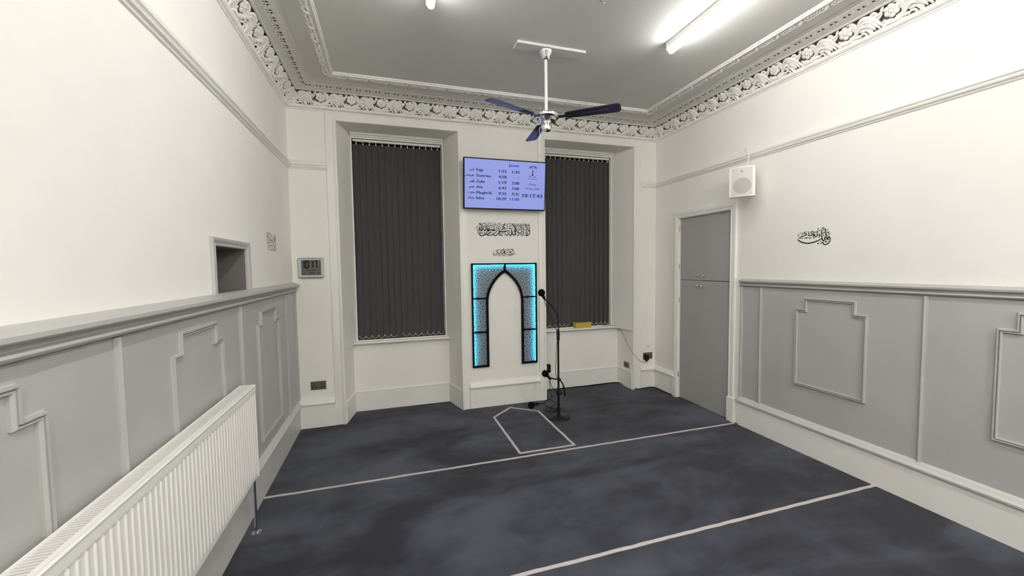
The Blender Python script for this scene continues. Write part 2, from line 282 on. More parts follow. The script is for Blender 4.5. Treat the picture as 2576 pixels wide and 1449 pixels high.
# back wall with the two window bays
b = MB((W/2, 0, 0))
b.box(-0.4, WIN[0][0], 0, 0.5, 0, ZC); b.box(WIN[0][1], WIN[1][0], 0, 0.5, 0, ZC); b.box(WIN[1][1], W+0.4, 0, 0.5, 0, ZC)
for (x0, x1), (a0, a1), (s0, s1) in zip(WIN, AP, BLN):
    b.box(x0, x1, 0, 0.5, HEAD, ZC); b.box(x0, x1, 0.33, 0.5, 0, 0.765)
    b.prism([(x0, 0), (a0, 0.33), (x0, 0.33)], 0, 0.765); b.prism([(x1, 0), (x1, 0.33), (a1, 0.33)], 0, 0.765)
struct(b.build('wall_back', M_WALL))
# left wall with the small hatch
HY0, HY1, HZ0, HZ1 = -1.835, -1.345, 1.47, 1.735
b = MB((0, YR/2, 0))
b.box(-0.4, 0, YR-0.2, HY0, 0, ZC); b.box(-0.4, 0, HY1, 0, 0, ZC); b.box(-0.4, 0, HY0, HY1, 0, HZ0); b.box(-0.4, 0, HY0, HY1, HZ1, ZC)
struct(b.build('wall_left', M_WALL))
# right wall with the cupboard opening
CY0, CY1, CZ = -1.195, -0.445, 2.14
b = MB((W, YR/2, 0))
b.box(W, W+0.4, YR-0.2, CY0, 0, ZC); b.box(W, W+0.4, CY1, 0, 0, ZC); b.box(W, W+0.4, CY0, CY1, CZ, ZC)
struct(b.build('wall_right', M_WALL))
struct(MB((W/2, YR, 0)).box(-0.4, W+0.4, YR-0.2, YR, 0, ZC).build('wall_front', M_WALL))

def U(y0=YR): return [lambda d, z: (d, y0, z), lambda d, z: (d, -d, z), lambda d, z: (W-d, -d, z), lambda d, z: (W-d, y0, z)]
def LW(ya, yb): return [lambda d, z: (d, ya, z), lambda d, z: (d, yb, z)]
def RW(ya, yb): return [lambda d, z: (W-d, ya, z), lambda d, z: (W-d, yb, z)]
def BW(xa, xb): return [lambda d, z: (xa, -d, z), lambda d, z: (xb, -d, z)]

# --- window bays
for k, ((x0, x1), (s0, s1), (a0, a1)) in enumerate(zip(WIN, BLN, AP)):
    wn = bpy.data.objects.new('window_%d' % (k+1), None); C.objects.link(wn); wn.location = ((x0+x1)/2, 0.33, 0); struct(wn); o_ = wn.location
    # splayed shutter-case reveals and soffit
    b = MB(o_); f0, f1 = s0-0.012, s1+0.012
    b.prism([(x0, 0.0), (f0, 0.33), (x0, 0.33)], 0.765, HEAD); b.prism([(x1, 0.0), (x1, 0.33), (f1, 0.33)], 0.765, HEAD)
    b.box(x0, f0, 0.33, 0.5, 0.765, HEAD); b.box(f1, x1, 0.33, 0.5, 0.765, HEAD); b.box(f0, f1, 0.30, 0.5, 3.032, HEAD)
    # shallow fielded soffit bead
    b.box(f0, f1, 0.275, 0.30, 3.045, HEAD)
    b.build('window_reveal', M_TRIM, wn)
    b = MB(o_); b.box(s0-0.012, s0, 0.325, 0.35, 0.79, 3.032); b.box(s1, s1+0.012, 0.325, 0.35, 0.79, 3.032); b.box(s0, s1, 0.325, 0.35, 3.018, 3.032); b.box(s0, s1, 0.325, 0.35, 0.79, 0.80)
    b.build('window_casing', M_TRIM, wn)
    b = MB(o_)
    for (p, q, r_, t) in ((s0, s0+0.045, 0.79, 3.03), (s1-0.045, s1, 0.79, 3.03), (s0, s1, 0.79, 0.85), (s0, s1, 2.97, 3.03), (s0, s1, 1.88, 1.93)): b.box(p, q, 0.445, 0.475, r_, t)
    b.build('shade_black_sash', M_BLACK, wn)  # white sash coloured black for the shade behind the blind
    MB(o_).box(s0, s1, 0.478, 0.482, 0.79, 3.03).build('glass_pane', M_GLASS, wn)
    # sill with rounded nose
    prof = [(0.32, 0.765), (0.265, 0.765), (0.257, 0.770), (0.254, 0.778), (0.257, 0.786), (0.265, 0.790), (0.50, 0.792), (0.50, 0.765)]
    g0, g1 = (0.497, 1.580) if k == 0 else (2.752, 3.858)
    MB(o_).prism(prof, g0, g1, 'x').build('window_sill', M_TRIM, wn)
    b = MB(o_); b.box(a0, a1, 0.300, 0.33, 0.752, 0.765); b.build('sill_bed_mould', M_TRIM, wn)
    # architrave: flat board with a double bead on the inner edge
    ow = 0.345 if k == 0 else 2.586
    oe = 1.743 if k == 0 else 3.972
    b = MB(o_)
    def arch(prof_):     # prof: list (distance from opening edge outward, projection)
        n = len(prof_); fr = [lambda e, p: (x0-e, -p, 0.0), lambda e, p: (x0-e, -p, HEAD+e), lambda e, p: (x1+e, -p, HEAD+e), lambda e, p: (x1+e, -p, 0.0)]
        return fr
    pr = [(0, 0), (0, 0.020), (0.004, 0.026), (0.012, 0.028), (0.019, 0.025), (0.022, 0.017), (0.030, 0.019), (0.034, 0.015), (0.084, 0.014), (0.085, 0.0)]
    b.sweep(pr, arch(pr), closed=True)
    b.box(ow, x0-0.084, -0.012, 0, 0, 3.15) if x0-0.084 > ow+0.002 else None
    b.box(x1+0.084, oe, -0.012, 0, 0, 3.15) if oe > x1+0.086 else None
    b.build('architrave', M_TRIM, wn, smooth=True)

# --- baseboards
BB = [(0, 0), (0.022, 0), (0.022, 0.226), (0.027, 0.230), (0.040, 0.236), (0.042, 0.250), (0.034, 0.258), (0.026, 0.268), (0.022, 0.280), (0.012, 0.289), (0, 0.290)]
BBf = [(0, 0), (0.020, 0), (0.020, 0.228), (0, 0.228)]
CAP = BB[2:]
def bcap(b, frames): b.sweep([(0, 0.224)]+CAP, frames, closed=True)
b = MB((0, 0, 0)); bcap(b, LW(YR, -0.042)); struct(b.build('trim_1', M_GREYB, smooth=True))           # grey cap of the left skirting
struct(MB((0, 0, 0)).box(0, 0.022, YR, -0.02, 0, 0.225).build('baseboard_left', M_GREYB))
b = MB((W, 0, 0)); bcap(b, RW(YR, -1.325)); struct(b.build('trim_2', M_GREYB, smooth=True))
b = MB((W, 0, 0)); b.box(W-0.022, W, YR, -1.325, 0, 0.225); b.box(W-0.022, W, -0.38, 0, 0, 0.225)
bcap(b, RW(-0.385, 0)); struct(b.build('baseboard_right', M_TRIM, smooth=True))
b = MB((W/2, 0, 0))
for xa, xb in ((0.0, 0.345), (1.655, 2.67), (3.972, W)): b.box(xa, xb, -0.020 if xa < 1 or xa > 3 else -0.012, 0, 0, 0.225)
for xa, xb in ((0.0, 0.343), (1.743, 2.588), (3.974, W)): bcap(b, BW(xa, xb))
for k, ((x0, x1), (a0, a1)) in enumerate(zip(WIN, AP)):
    h = 0.218; t = 0.008
    b.prism([(x0, 0.0), (x0+t, 0.0), (a0+t, 0.33-t), (a1-t, 0.33-t), (x1-t, 0.0), (x1, 0.0), (x1, 0.33), (x0, 0.33)], 0, h)
    t = 0.013; b.prism([(x0, 0.0), (x0+t, 0.0), (a0+t, 0.33-t), (a1-t, 0.33-t), (x1-t, 0.0), (x1, 0.0), (x1, 0.33), (x0, 0.33)], h-0.001, h+0.006)
struct(b.build('baseboard_back', M_TRIM, smooth=True))

# --- picture rail
PR = [(0, 2.578), (0.010, 2.580), (0.014, 2.590), (0.026, 2.594), (0.030, 2.603), (0.020, 2.608), (0.020, 2.614), (0.034, 2.618), (0.038, 2.630), (0.034, 2.641), (0.022, 2.645), (0.018, 2.655), (0.008, 2.664), (0, 2.668)]
struct(MB((0, 0, 0)).sweep(PR, [lambda d, z: (d, YR, z), lambda d, z: (d, -d, z), lambda d, z: (0.345, -d, z)], closed=True).build('trim_3', M_TRIM, smooth=True))
struct(MB((W, 0, 0)).sweep(PR, [lambda d, z: (3.972, -d, z), lambda d, z: (W-d, -d, z), lambda d, z: (W-d, YR, z)], closed=True).build('trim_4', M_TRIM, smooth=True))

# --- dado rails
DR = [(0, 1.376), (0.010, 1.380), (0.012, 1.385), (0.034, 1.386), (0.042, 1.391), (0.045, 1.398), (0.042, 1.405), (0.034, 1.409), (0.022, 1.410), (0.020, 1.420), (0.028, 1.430), (0.056, 1.433), (0.060, 1.438), (0.059, 1.451), (0.050, 1.454), (0.034, 1.460), (0.020, 1.468), (0, 1.472)]
struct(MB((0, 0, 0)).sweep(DR, LW(YR, -0.002), closed=True).build('trim_5', M_GREY, smooth=True))
DR2 = [(d*0.72, 1.376+(z-1.376)*0.80) for d, z in DR]
struct(MB((W, 0, 0)).sweep(DR2, RW(YR, -1.325), closed=True).build('trim_6', M_GREY, smooth=True))

# --- grey panelling: board, battens and stepped panel mouldings
def moulding(b, side, pts, w=0.023, h=0.017):
    # closed loop of (y, z) mitred bead on the wall plane; profile: step + roll
    n = len(pts); prof = [(-w*0.55, 0.0), (-w*0.55, h*0.5), (-w*0.38, h*0.95), (-w*0.20, h*0.95), (-w*0.10, h*0.45), (w*0.02, h*0.42), (w*0.08, h*1.15), (w*0.28, h*1.15), (w*0.36, h*0.5), (w*0.55, h*0.3), (w*0.55, 0)]
    cy = sum(p[0] for p in pts)/n; rings = []
    area = sum(pts[i][0]*pts[(i+1) % n][1]-pts[(i+1) % n][0]*pts[i][1] for i in range(n)); sg = 1 if area > 0 else -1
    for i in range(n):
        p0, p1, p2 = Vector(pts[i-1]), Vector(pts[i]), Vector(pts[(i+1) % n])
        d1 = (p1-p0).normalized(); d2 = (p2-p1).normalized()
        n1 = Vector((d1.y, -d1.x))*sg; n2 = Vector((d2.y, -d2.x))*sg; m = (n1+n2); m = m/(m.dot(n1))
        rings.append([(p1+m*a, hh) for a, hh in prof])
    vs = []
    for r in rings:
        for p, hh in r:
            x = 0.008+hh if side == 'L' else W-0.008-hh
            vs.append((x, p.x, p.y))
    k = len(prof); fs = [(i*k+j, i*k+(j+1) % k, ((i+1) % n)*k+(j+1) % k, ((i+1) % n)*k+j) for i in range(n) for j in range(k)]
    b.add(vs, fs)
def stepped(ya, yb, z0, z1=1.300, zn=1.205, st=0.075):
    return [(ya, z0), (yb, z0), (yb, zn), (yb-st, zn), (yb-st, z1), (ya+st, z1), (ya+st, zn), (ya, zn)]
b = MB((0, 0, 0)); b.box(0, 0.008, YR, -0.01, 0.288, 1.378)
for y in (-0.015, -0.39, -1.53, -2.70, -3.87, -5.04, -6.21):
    b.prism([(0.008, y-0.015), (0.008, y+0.015), (0.013, y+0.015), (0.014, y+0.009), (0.021, y+0.007), (0.026, y), (0.021, y-0.007), (0.014, y-0.009), (0.013, y-0.015)], 0.288, 1.378)
moulding(b, 'L', stepped(-1.203, -0.677, 0.385, 1.293, 1.200, 0.072))
for y in (-2.352, -3.545, -4.72, -5.89): moulding(b, 'L', stepped(y, y+0.52, 0.385, 1.318, 1.225))
struct(b.build('trim_7', M_GREY))
b = MB((W, 0, 0)); b.box(W-0.008, W, YR, -1.328, 0.288, 1.378)
for y in (-1.342, -1.55, -2.731, -3.91, -5.09, -6.27):
    b.prism([(W-0.008, y-0.015), (W-0.008, y+0.015), (W-0.013, y+0.015), (W-0.014, y+0.009), (W-0.021, y+0.007), (W-0.026, y), (W-0.021, y-0.007), (W-0.014, y-0.009), (W-0.013, y-0.015)], 0.288, 1.378)
for y in (-2.402, -3.575, -4.75, -5.93): moulding(b, 'R', stepped(y, y+0.512, 0.580))
struct(b.build('trim_8', M_GREY))

# --- hatch: grey lining and architrave
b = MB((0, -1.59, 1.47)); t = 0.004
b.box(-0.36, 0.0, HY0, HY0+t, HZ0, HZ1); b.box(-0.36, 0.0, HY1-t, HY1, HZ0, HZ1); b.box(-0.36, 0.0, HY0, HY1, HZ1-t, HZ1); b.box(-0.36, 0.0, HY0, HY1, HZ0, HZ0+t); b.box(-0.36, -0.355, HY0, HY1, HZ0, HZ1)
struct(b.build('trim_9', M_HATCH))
b = MB((0, -1.59, 1.47))
HA = [(0, -0.005), (0, 0.010), (0.006, 0.014), (0.014, 0.012), (0.018, 0.006), (0.030, 0.016), (0.038, 0.020), (0.050, 0.020), (0.052, 0.0)]
b.sweep(HA, [lambda e, p: (p, HY0-e, 1.470), lambda e, p: (p, HY0-e, HZ1+e*0.9), lambda e, p: (p, HY1+e, HZ1+e*0.9), lambda e, p: (p, HY1+e, 1.470)], closed=True)
struct(b.build('trim_10', M_GREYM, smooth=True))

# --- cornice
CO = [(0, 3.150), (0.009, 3.152), (0.011, 3.160), (0.020, 3.162), (0.031, 3.168), (0.037, 3.178), (0.036, 3.189), (0.028, 3.197), (0.020, 3.203), (0, 3.203)]
struct(MB((W/2, 0, 3.15)).sweep(CO, U(), closed=True).build('trim_11', M_PLAST, smooth=True))
struct(MB((W/2, 0, 3.2)).sweep([(0.001, 3.203), (0.012, 3.225), (0.050, 3.290), (0.085, 3.328), (0.112, 3.333)], U()).build('trim_12', M_CAV))  # surface behind the frieze, shade put into its colour
FA = [(0.112, 3.334), (0.108, 3.325), (0.107, 3.298), (0.112, 3.295), (0.124, 3.297), (0.127, 3.303), (0.134, 3.304), (0.220, 3.312), (0.242, 3.315), (0.246, 3.320), (0.258, 3.322), (0.264, 3.329), (0.275, 3.331), (0.278, 3.336)]
struct(MB((W/2, 0, 3.3)).sweep(FA, U(), closed=True).build('trim_13', M_BAND, smooth=True))
IN = [(0.402, 3.336), (0.404, 3.328), (0.409, 3.326), (0.412, 3.331), (0.448, 3.331), (0.452, 3.316), (0.458, 3.313), (0.463, 3.318), (0.467, 3.312), (0.474, 3.311), (0.478, 3.322), (0.484, 3.323), (0.487, 3.336)]
struct(MB((W/2, 0, 3.3)).sweep(IN, U(), closed=True).build('trim_14', M_PLAST, smooth=True))

# frieze ornament: one repeat (rose + acanthus scroll), then laid along the three walls
RU = 0.2785
def DU(x, y): return ((x-385)/3375.0, 0.070-((y-810)-0.105*(x-385))/2850.0)
def tp(b, pts, r0, r1, r2, w0=0.0, w1=0.006, flat=0.8, n=3):
    ps = [Vector((*DU(*p), 0)) for p in pts]; ps = smoothpath(ps, n); m = len(ps)
    rad = []
    for i, p in enumerate(ps):
        t = i/(m-1); rad.append((r0+(r1-r0)*t*2 if t < 0.5 else r1+(r2-r1)*(t-0.5)*2)/1000.0); p.z = w0+(w1-w0)*math.sin(PI*t)
    b.tube(ps, rad, sides=6, flat=flat, updir=(0, 0, 1))
ob = MB()
# rose
rc = Vector((*DU(385, 810), 0))
for k in range(6):
    a = k*PI/3+0.4; ob.ball(rc+Vector((math.cos(a)*0.027, math.sin(a)*0.027, 0.004)), 0.0195, 8, 5, (1, 0.95, 0.5))
ob.tube([rc+Vector((math.cos(a)*0.0175, math.sin(a)*0.0175, 0.012)) for a in [2*PI*i/14 for i in range(15)]], 0.0032, sides=5, cap=False)
ob.ball(rc+Vector((0, 0, 0.011)), 0.0135, 10, 6, (1, 1, 0.6))
for pts, r0, r1, r2, w0, w1 in (
    ([(430, 965), (560, 955), (650, 905), (740, 880), (830, 930), (880, 1010), (872, 1100)], 10.35, 12.8, 4.8, 0, 0.010),
    ([(640, 900), (690, 800), (790, 760), (900, 800), (1000, 890), (1060, 1000), (1115, 1110)], 8.05, 15.36, 7.2, 0, 0.012),
    ([(665, 905), (745, 835), (850, 835), (935, 905), (995, 1000), (1030, 1095)], 6.9, 12.8, 6, 0, 0.014),
    ([(760, 900), (850, 895), (915, 980), (945, 1070)], 6.9, 11.52, 4.8, 0, 0.016),
    ([(800, 800), (920, 800), (1000, 775), (1050, 800), (1035, 835)], 8.05, 10.24, 4.8, 0, 0.006),
    ([(900, 850), (1020, 850), (1130, 845), (1190, 800)], 9.2, 10.24, 4.8, 0, 0.006),
    ([(980, 930), (1080, 910), (1165, 865)], 6.9, 7.68, 3.6, 0, 0.004),
    ([(450, 700), (540, 715), (600, 785), (595, 875), (530, 940)], 6.9, 12.8, 7.2, -0.004, 0.002),
    ([(495, 740), (560, 800), (545, 890)], 5.75, 7.68, 4.8, -0.002, 0.004),
    ([(150, 1010), (250, 985), (330, 1000), (430, 1010), (500, 1055), (575, 1070)], 9.2, 14.08, 6, 0, 0.006),
    ([(300, 1000), (420, 985), (520, 1000), (600, 985)], 6.9, 10.24, 6, 0, 0.010),
    ([(620, 1050), (680, 1010), (755, 1030), (765, 1085), (700, 1105), (650, 1085)], 5.75, 7.68, 4.8, 0, 0.008),
    ([(955, 1135), (1060, 1130), (1150, 1085), (1230, 1075), (1330, 1090)], 6.9, 11.52, 6, 0, 0.004),
    ([(1085, 1050), (1150, 1010), (1175, 1070)], 6.9, 10.24, 4.8, 0, 0.006),
    ([(205, 700), (245, 690), (262, 650)], 6.9, 7.68, 4.8, 0, 0.002),
    ([(790, 980), (850, 1040), (880, 1130), (878, 1180)], 8.05, 11.52, 6, 0.004, 0.012),
    ([(560, 930), (610, 880), (655, 830)], 6.9, 8.96, 6, 0, 0.002)):
    tp(ob, pts, r0, r1, r2, w0, w1)
ob.ball(Vector((*DU(890, 940), 0.002)), 0.038, 9, 6, (1.15, 0.72, 0.28), rot=Matrix.Rotation(-0.7, 3, 'Z'))
ob.ball(Vector((*DU(720, 960), 0.0)), 0.024, 8, 5, (1.0, 0.6, 0.35))
ob.ball(Vector((*DU(1000, 850), -0.002)), 0.030, 8, 5, (1.3, 0.6, 0.28))
ob.ball(Vector((*DU(560, 1010), 0.0)), 0.022, 8, 5, (1.5, 0.55, 0.3))
ob.ball(Vector((*DU(1190, 1060), -0.001)), 0.024, 8, 5, (1.5, 0.6, 0.3))
ob.ball(Vector((*DU(540, 800), -0.004)), 0.022, 8, 5, (0.9, 1.2, 0.3))
# small leaf + ribbon repeat of the inner moulding
RL = 0.178
lb = MB(); rnd = random.Random(3)
for k in range(7):
    u = 0.012+k*0.020
    for sgn in (-1, 1):
        rr = Matrix.Rotation(sgn*0.6+rnd.uniform(-0.15, 0.15), 3, 'Z')
        lb.ball(Vector((u, sgn*0.012+rnd.uniform(-0.003, 0.003), 0.008)), 0.0135, 6, 4, (1.35, 0.45, 0.9), rot=rr)
lb.ball((0.075, 0, 0.002), 0.02, 6, 4, (3.4, 0.8, 0.7))
lb.tube([(0.110, -0.026, 0.004), (0.132, -0.014, 0.018), (0.152, 0.006, 0.020), (0.176, 0.024, 0.004)], [0.007, 0.011, 0.011, 0.007], sides=6, flat=0.5, updir=(0, 0, 1))
lb.ball((0.150, 0.012, 0.003), 0.010, 6, 4, (1.2, 0.8, 0.8)); lb.ball((0.158, -0.012, 0.003), 0.010, 6, 4, (1.2, 0.8, 0.8))
# pierced fascia repeat (dark triangle plates for the shade in the piercings, tiny relief leaves between)
RH = 0.0875
AXV = Vector((0.563, 0.827)); AXN = Vector((0.827, -0.563))
def place(src, dst, side, s0, d0, z0, av, an):
    vs = []
    for p in src.v:
        d = d0+av[0]*p.y+an[0]*p.z; z = z0+av[1]*p.y+an[1]*p.z; s = s0+p.x
        vs.append({'B': (s, -d, z), 'L': (d, s, z), 'R': (W-d, -s, z)}[side])
    dst.add(vs, src.f)
YV = -4.4   # ornament is laid this far towards the viewer
def side_range(side, d):  # start, end of ornament for a wall at depth d
    return {'B': (d, W-d), 'L': (YV, -d), 'R': (d, -YV)}[side]
num = 15
for side in 'LBR':
    fr = MB((W/2, 0, 3.2)); a, e = side_range(side, 0.05)
    if side == 'B': u0 = 0.321-RU*1.0
    elif side == 'L': u0 = a
    else: u0 = 0.02
    n = int((e-u0)/RU)+1
    if side == 'L': u0 = e-n*RU+0.04
    for k in range(n+1):
        u = u0+k*RU
        if u+0.02 < a-0.02 or u+RU*0.93 > e+0.06: continue
        place(ob, fr, side, u, 0.036, 3.203, AXV, AXN)
    # leaf clump closing each mitred corner
    for cx in ((0.07, -0.07), (W-0.07, -0.07)):
        if side == 'B':
            for q in range(6): fr.ball((cx[0]+rnd.uniform(-0.02, 0.02), cx[1]+rnd.uniform(-0.02, 0.02), 3.225+q*0.012), 0.017, 7, 5, (1, 1, 0.7))
    struct(fr.build('trim_%d' % num, M_PLAST, smooth=True)); num += 1
    lf = MB((W/2, 0, 3.3)); a, e = side_range(side, 0.43); n = int((e-a)/RL)
    for k in range(n+1): place(lb, lf, side, (e-(k+1)*RL) if side == 'L' else a+k*RL, 0.430, 3.328, (1, 0), (0, -1))
    struct(lf.build('trim_%d' % num, M_PLAST, smooth=True)); num += 1
    hf = MB((W/2, 0, 3.3)); lv = MB((W/2, 0, 3.3)); a, e = side_range(side, 0.20); n = int((e-a)/RH)
    for k in range(n):
        s = (e-(k+1)*RH) if side == 'L' else a+k*RH
        for q in (0.022, 0.052):
            h = MB(); h.prism([(q-0.009, -0.006), (q+0.009, -0.007), (q, 0.011)], 0.0005, 0.003); place(h, hf, side, s, 0.205, 3.3115, (1, 0.09), (0.09, -1))
            if side == 'L': h = MB(); h.prism([(q-0.005, -0.022), (q+0.005, -0.022), (q, -0.013)], 0.0005, 0.002); place(h, hf, side, s, 0.205, 3.3115, (1, 0.09), (0.09, -1))
        l = MB()
        for q, w_ in ((0.010, -0.028), (0.037, -0.010), (0.040, -0.032), (0.066, -0.020), (0.078, 0.002)): l.ball((q, w_, 0.0), 0.011, 6, 4, (1.3, 0.6, 0.35), rot=Matrix.Rotation(0.5, 3, 'Z'))
        place(l, lv, side, s, 0.205, 3.3105, (1, 0.09), (0.09, -1))
    struct(hf.build('trim_%d' % num, M_HOLE_SHADE)); num += 1
    struct(lv.build('trim_%d' % num, M_BAND, smooth=True)); num += 1

# ================================================================ THE THINGS
# ---- fluorescent lights
def tube_light(x, y1, label, ln=1.5, m=None):
    t = thing('fluorescent_light', label, 'ceiling light', (x, y1-ln/2, ZC), 'tube lights on the ceiling'); o = t.location
    b = MB(o); b.box(x-0.024, x+0.024, y1-ln, y1, 3.288, ZC, 0.004); b.build('housing', M_WPLAS, t)
    b = MB(o); b.box(x-0.028, x+0.028, y1-0.001, y1+0.012, 3.268, ZC-0.004, 0.004); b.build('end_cap', M_WPLAS, t)
    b = MB(o); b.box(x-0.028, x+0.028, y1-ln-0.012, y1-ln+0.001, 3.268, ZC-0.004, 0.004); b.build('end_cap', M_WPLAS, t)
    pr = [(0.0225*math.cos(a), 3.262+0.0225*math.sin(a)) for a in [2*PI*i/14 for i in range(14)]]
    b = MB(o); pts = [(x, y1-0.002, 3.262), (x, y1-0.012, 3.262), (x, y1-ln+0.012, 3.262), (x, y1-ln+0.002, 3.262)]
    b.tube(pts, [0.016, 0.0235, 0.0235, 0.016], sides=16); b.build('tube', m or M_TUBE, t, smooth=True)
tube_light(3.05, -1.69, 'lit tube light right of the ceiling fan, running to the upper right')
tube_light(1.205, -1.72, 'lit tube light at the top edge, only its rounded end showing left of the fan')
tube_light(3.05, -4.85, 'added unseen fill tube behind the viewer on the right, lighting the back wall', m=M_FILL_TUBE)  # added fill lamps out of view, much stronger than the visible tubes
tube_light(1.205, -4.85, 'added unseen fill tube behind the viewer on the left, lighting the back wall', m=M_FILL_TUBE)

# ---- ceiling fan
FX, FY = 2.149, -1.34
t = thing('ceiling_fan', 'three bladed ceiling fan with navy blades on a long white rod', 'ceiling fan', (FX, FY, ZC)); o = t.location
MB(o).box(1.895, 2.478, -1.395, -1.285, 3.316, ZC, 0.002).build('mounting_board', M_CEIL, t)
MB(o).lathe([(0.030, 3.318), (0.058, 3.316), (0.060, 3.306), (0.056, 3.298), (0.050, 3.285), (0.036, 3.262), (0.030, 3.246), (0.024, 3.240), (0.013, 3.238)], (FX, FY, 0), 28).build('canopy', M_CHROME, t, smooth=True)
MB(o).lathe([(0.0125, 3.24), (0.0125, 2.826)], (FX, FY, 0), 16).build('down_rod', M_WPLAS, t, smooth=True)
mo = MB(o).lathe([(0.014, 2.838), (0.040, 2.834), (0.060, 2.828), (0.068, 2.820), (0.096, 2.816), (0.103, 2.808), (0.103, 2.792), (0.097, 2.784), (0.080, 2.780), (0.070, 2.764), (0.045, 2.758), (0.02, 2.757)], (FX, FY, 0), 40).build('motor_housing', M_CHROME, t, smooth=True)
MB(o).lathe([(0.02, 2.760), (0.040, 2.758), (0.041, 2.752), (0.041, 2.700), (0.036, 2.690), (0.020, 2.686), (0.004, 2.685)], (FX, FY, 0), 28).build('switch_housing', M_CHROME, t, smooth=True)
for k in range(3):
    a = math.radians(82.5+120*k); R = Matrix.Rotation(a, 3, 'Z') @ Matrix.Rotation(math.radians(-11), 3, 'X')
    def P(x, y, z): return Vector((FX, FY, 2.790)) + R @ Vector((x, y, z))
    out = [(0.17, -0.042), (0.55, -0.056), (0.572, -0.050), (0.582, -0.035), (0.582, 0.035), (0.572, 0.050), (0.55, 0.056), (0.17, 0.042), (0.155, 0.030), (0.155, -0.030)]
    n = len(out); b = MB(o)
    b.add([P(x, y, -0.003) for x, y in out]+[P(x, y, 0.003) for x, y in out], [tuple(range(n-1, -1, -1)), tuple(range(n, 2*n))]+[(i, (i+1) % n, n+(i+1) % n, n+i) for i in range(n)])
    bl = b.build('blade', M_BLADE, t)
    arm = [(0.08, -0.018), (0.16, -0.014), (0.26, -0.034), (0.27, -0.020), (0.20, 0.0), (0.27, 0.020), (0.26, 0.034), (0.16, 0.014), (0.08, 0.018)]
    n = len(arm); b = MB(o)
    b.add([P(x, y, -0.0065) for x, y in arm]+[P(x, y, -0.0032) for x, y in arm], [tuple(range(n-1, -1, -1)), tuple(range(n, 2*n))]+[(i, (i+1) % n, n+(i+1) % n, n+i) for i in range(n)])
    b.build('blade_arm', M_BLKMET, bl)
    b = MB(o); q = [(0.24, -0.006), (0.49, -0.006), (0.49, -0.002), (0.24, -0.002)]
    b.add([P(x, y, -0.0036) for x, y in q]+[P(x, y, -0.0031) for x, y in q], [(3, 2, 1, 0), (4, 5, 6, 7), (0, 1, 5, 4), (1, 2, 6, 5), (2, 3, 7, 6), (3, 0, 4, 7)]); b.build('blade_line', M_STEEL, bl)
pc = MB(o).tube([(FX-0.038, FY, 2.712), (FX-0.054, FY, 2.715), (FX-0.058, FY, 2.705), (FX-0.058, FY, 2.508)], 0.0018, sides=6).build('pull_chain', M_CHAIN, t)
MB(o).lathe([(0.001, 2.512), (0.005, 2.505), (0.0075, 2.494), (0.006, 2.484), (0.001, 2.480)], (FX-0.058, FY, 0), 10).build('pull_knob', M_BEAD, pc, smooth=True)

# ---- chrome fitting at the very top edge
t = thing('ceiling_hook', 'small chrome looped fitting at the top edge between fan board and tube light', 'ceiling fitting', (2.236, -2.07, ZC)); o = t.location
MB(o).lathe([(0.03, ZC), (0.032, 3.325), (0.014, 3.312), (0.008, 3.30)], (2.236, -2.07, 0), 18).build('plate', M_CHROME, t, smooth=True)
for k in range(4):
    a = k*PI/2+0.4; ps = [(0.004, 3.302), (0.026, 3.292), (0.022, 3.262), (0.002, 3.252)]
    MB(o).tube(smoothpath([(2.236+r*math.cos(a), -2.07+r*math.sin(a), z) for r, z in ps], 5), 0.0035, sides=6, flat=0.6).build('loop', M_CHROME, t, smooth=True)

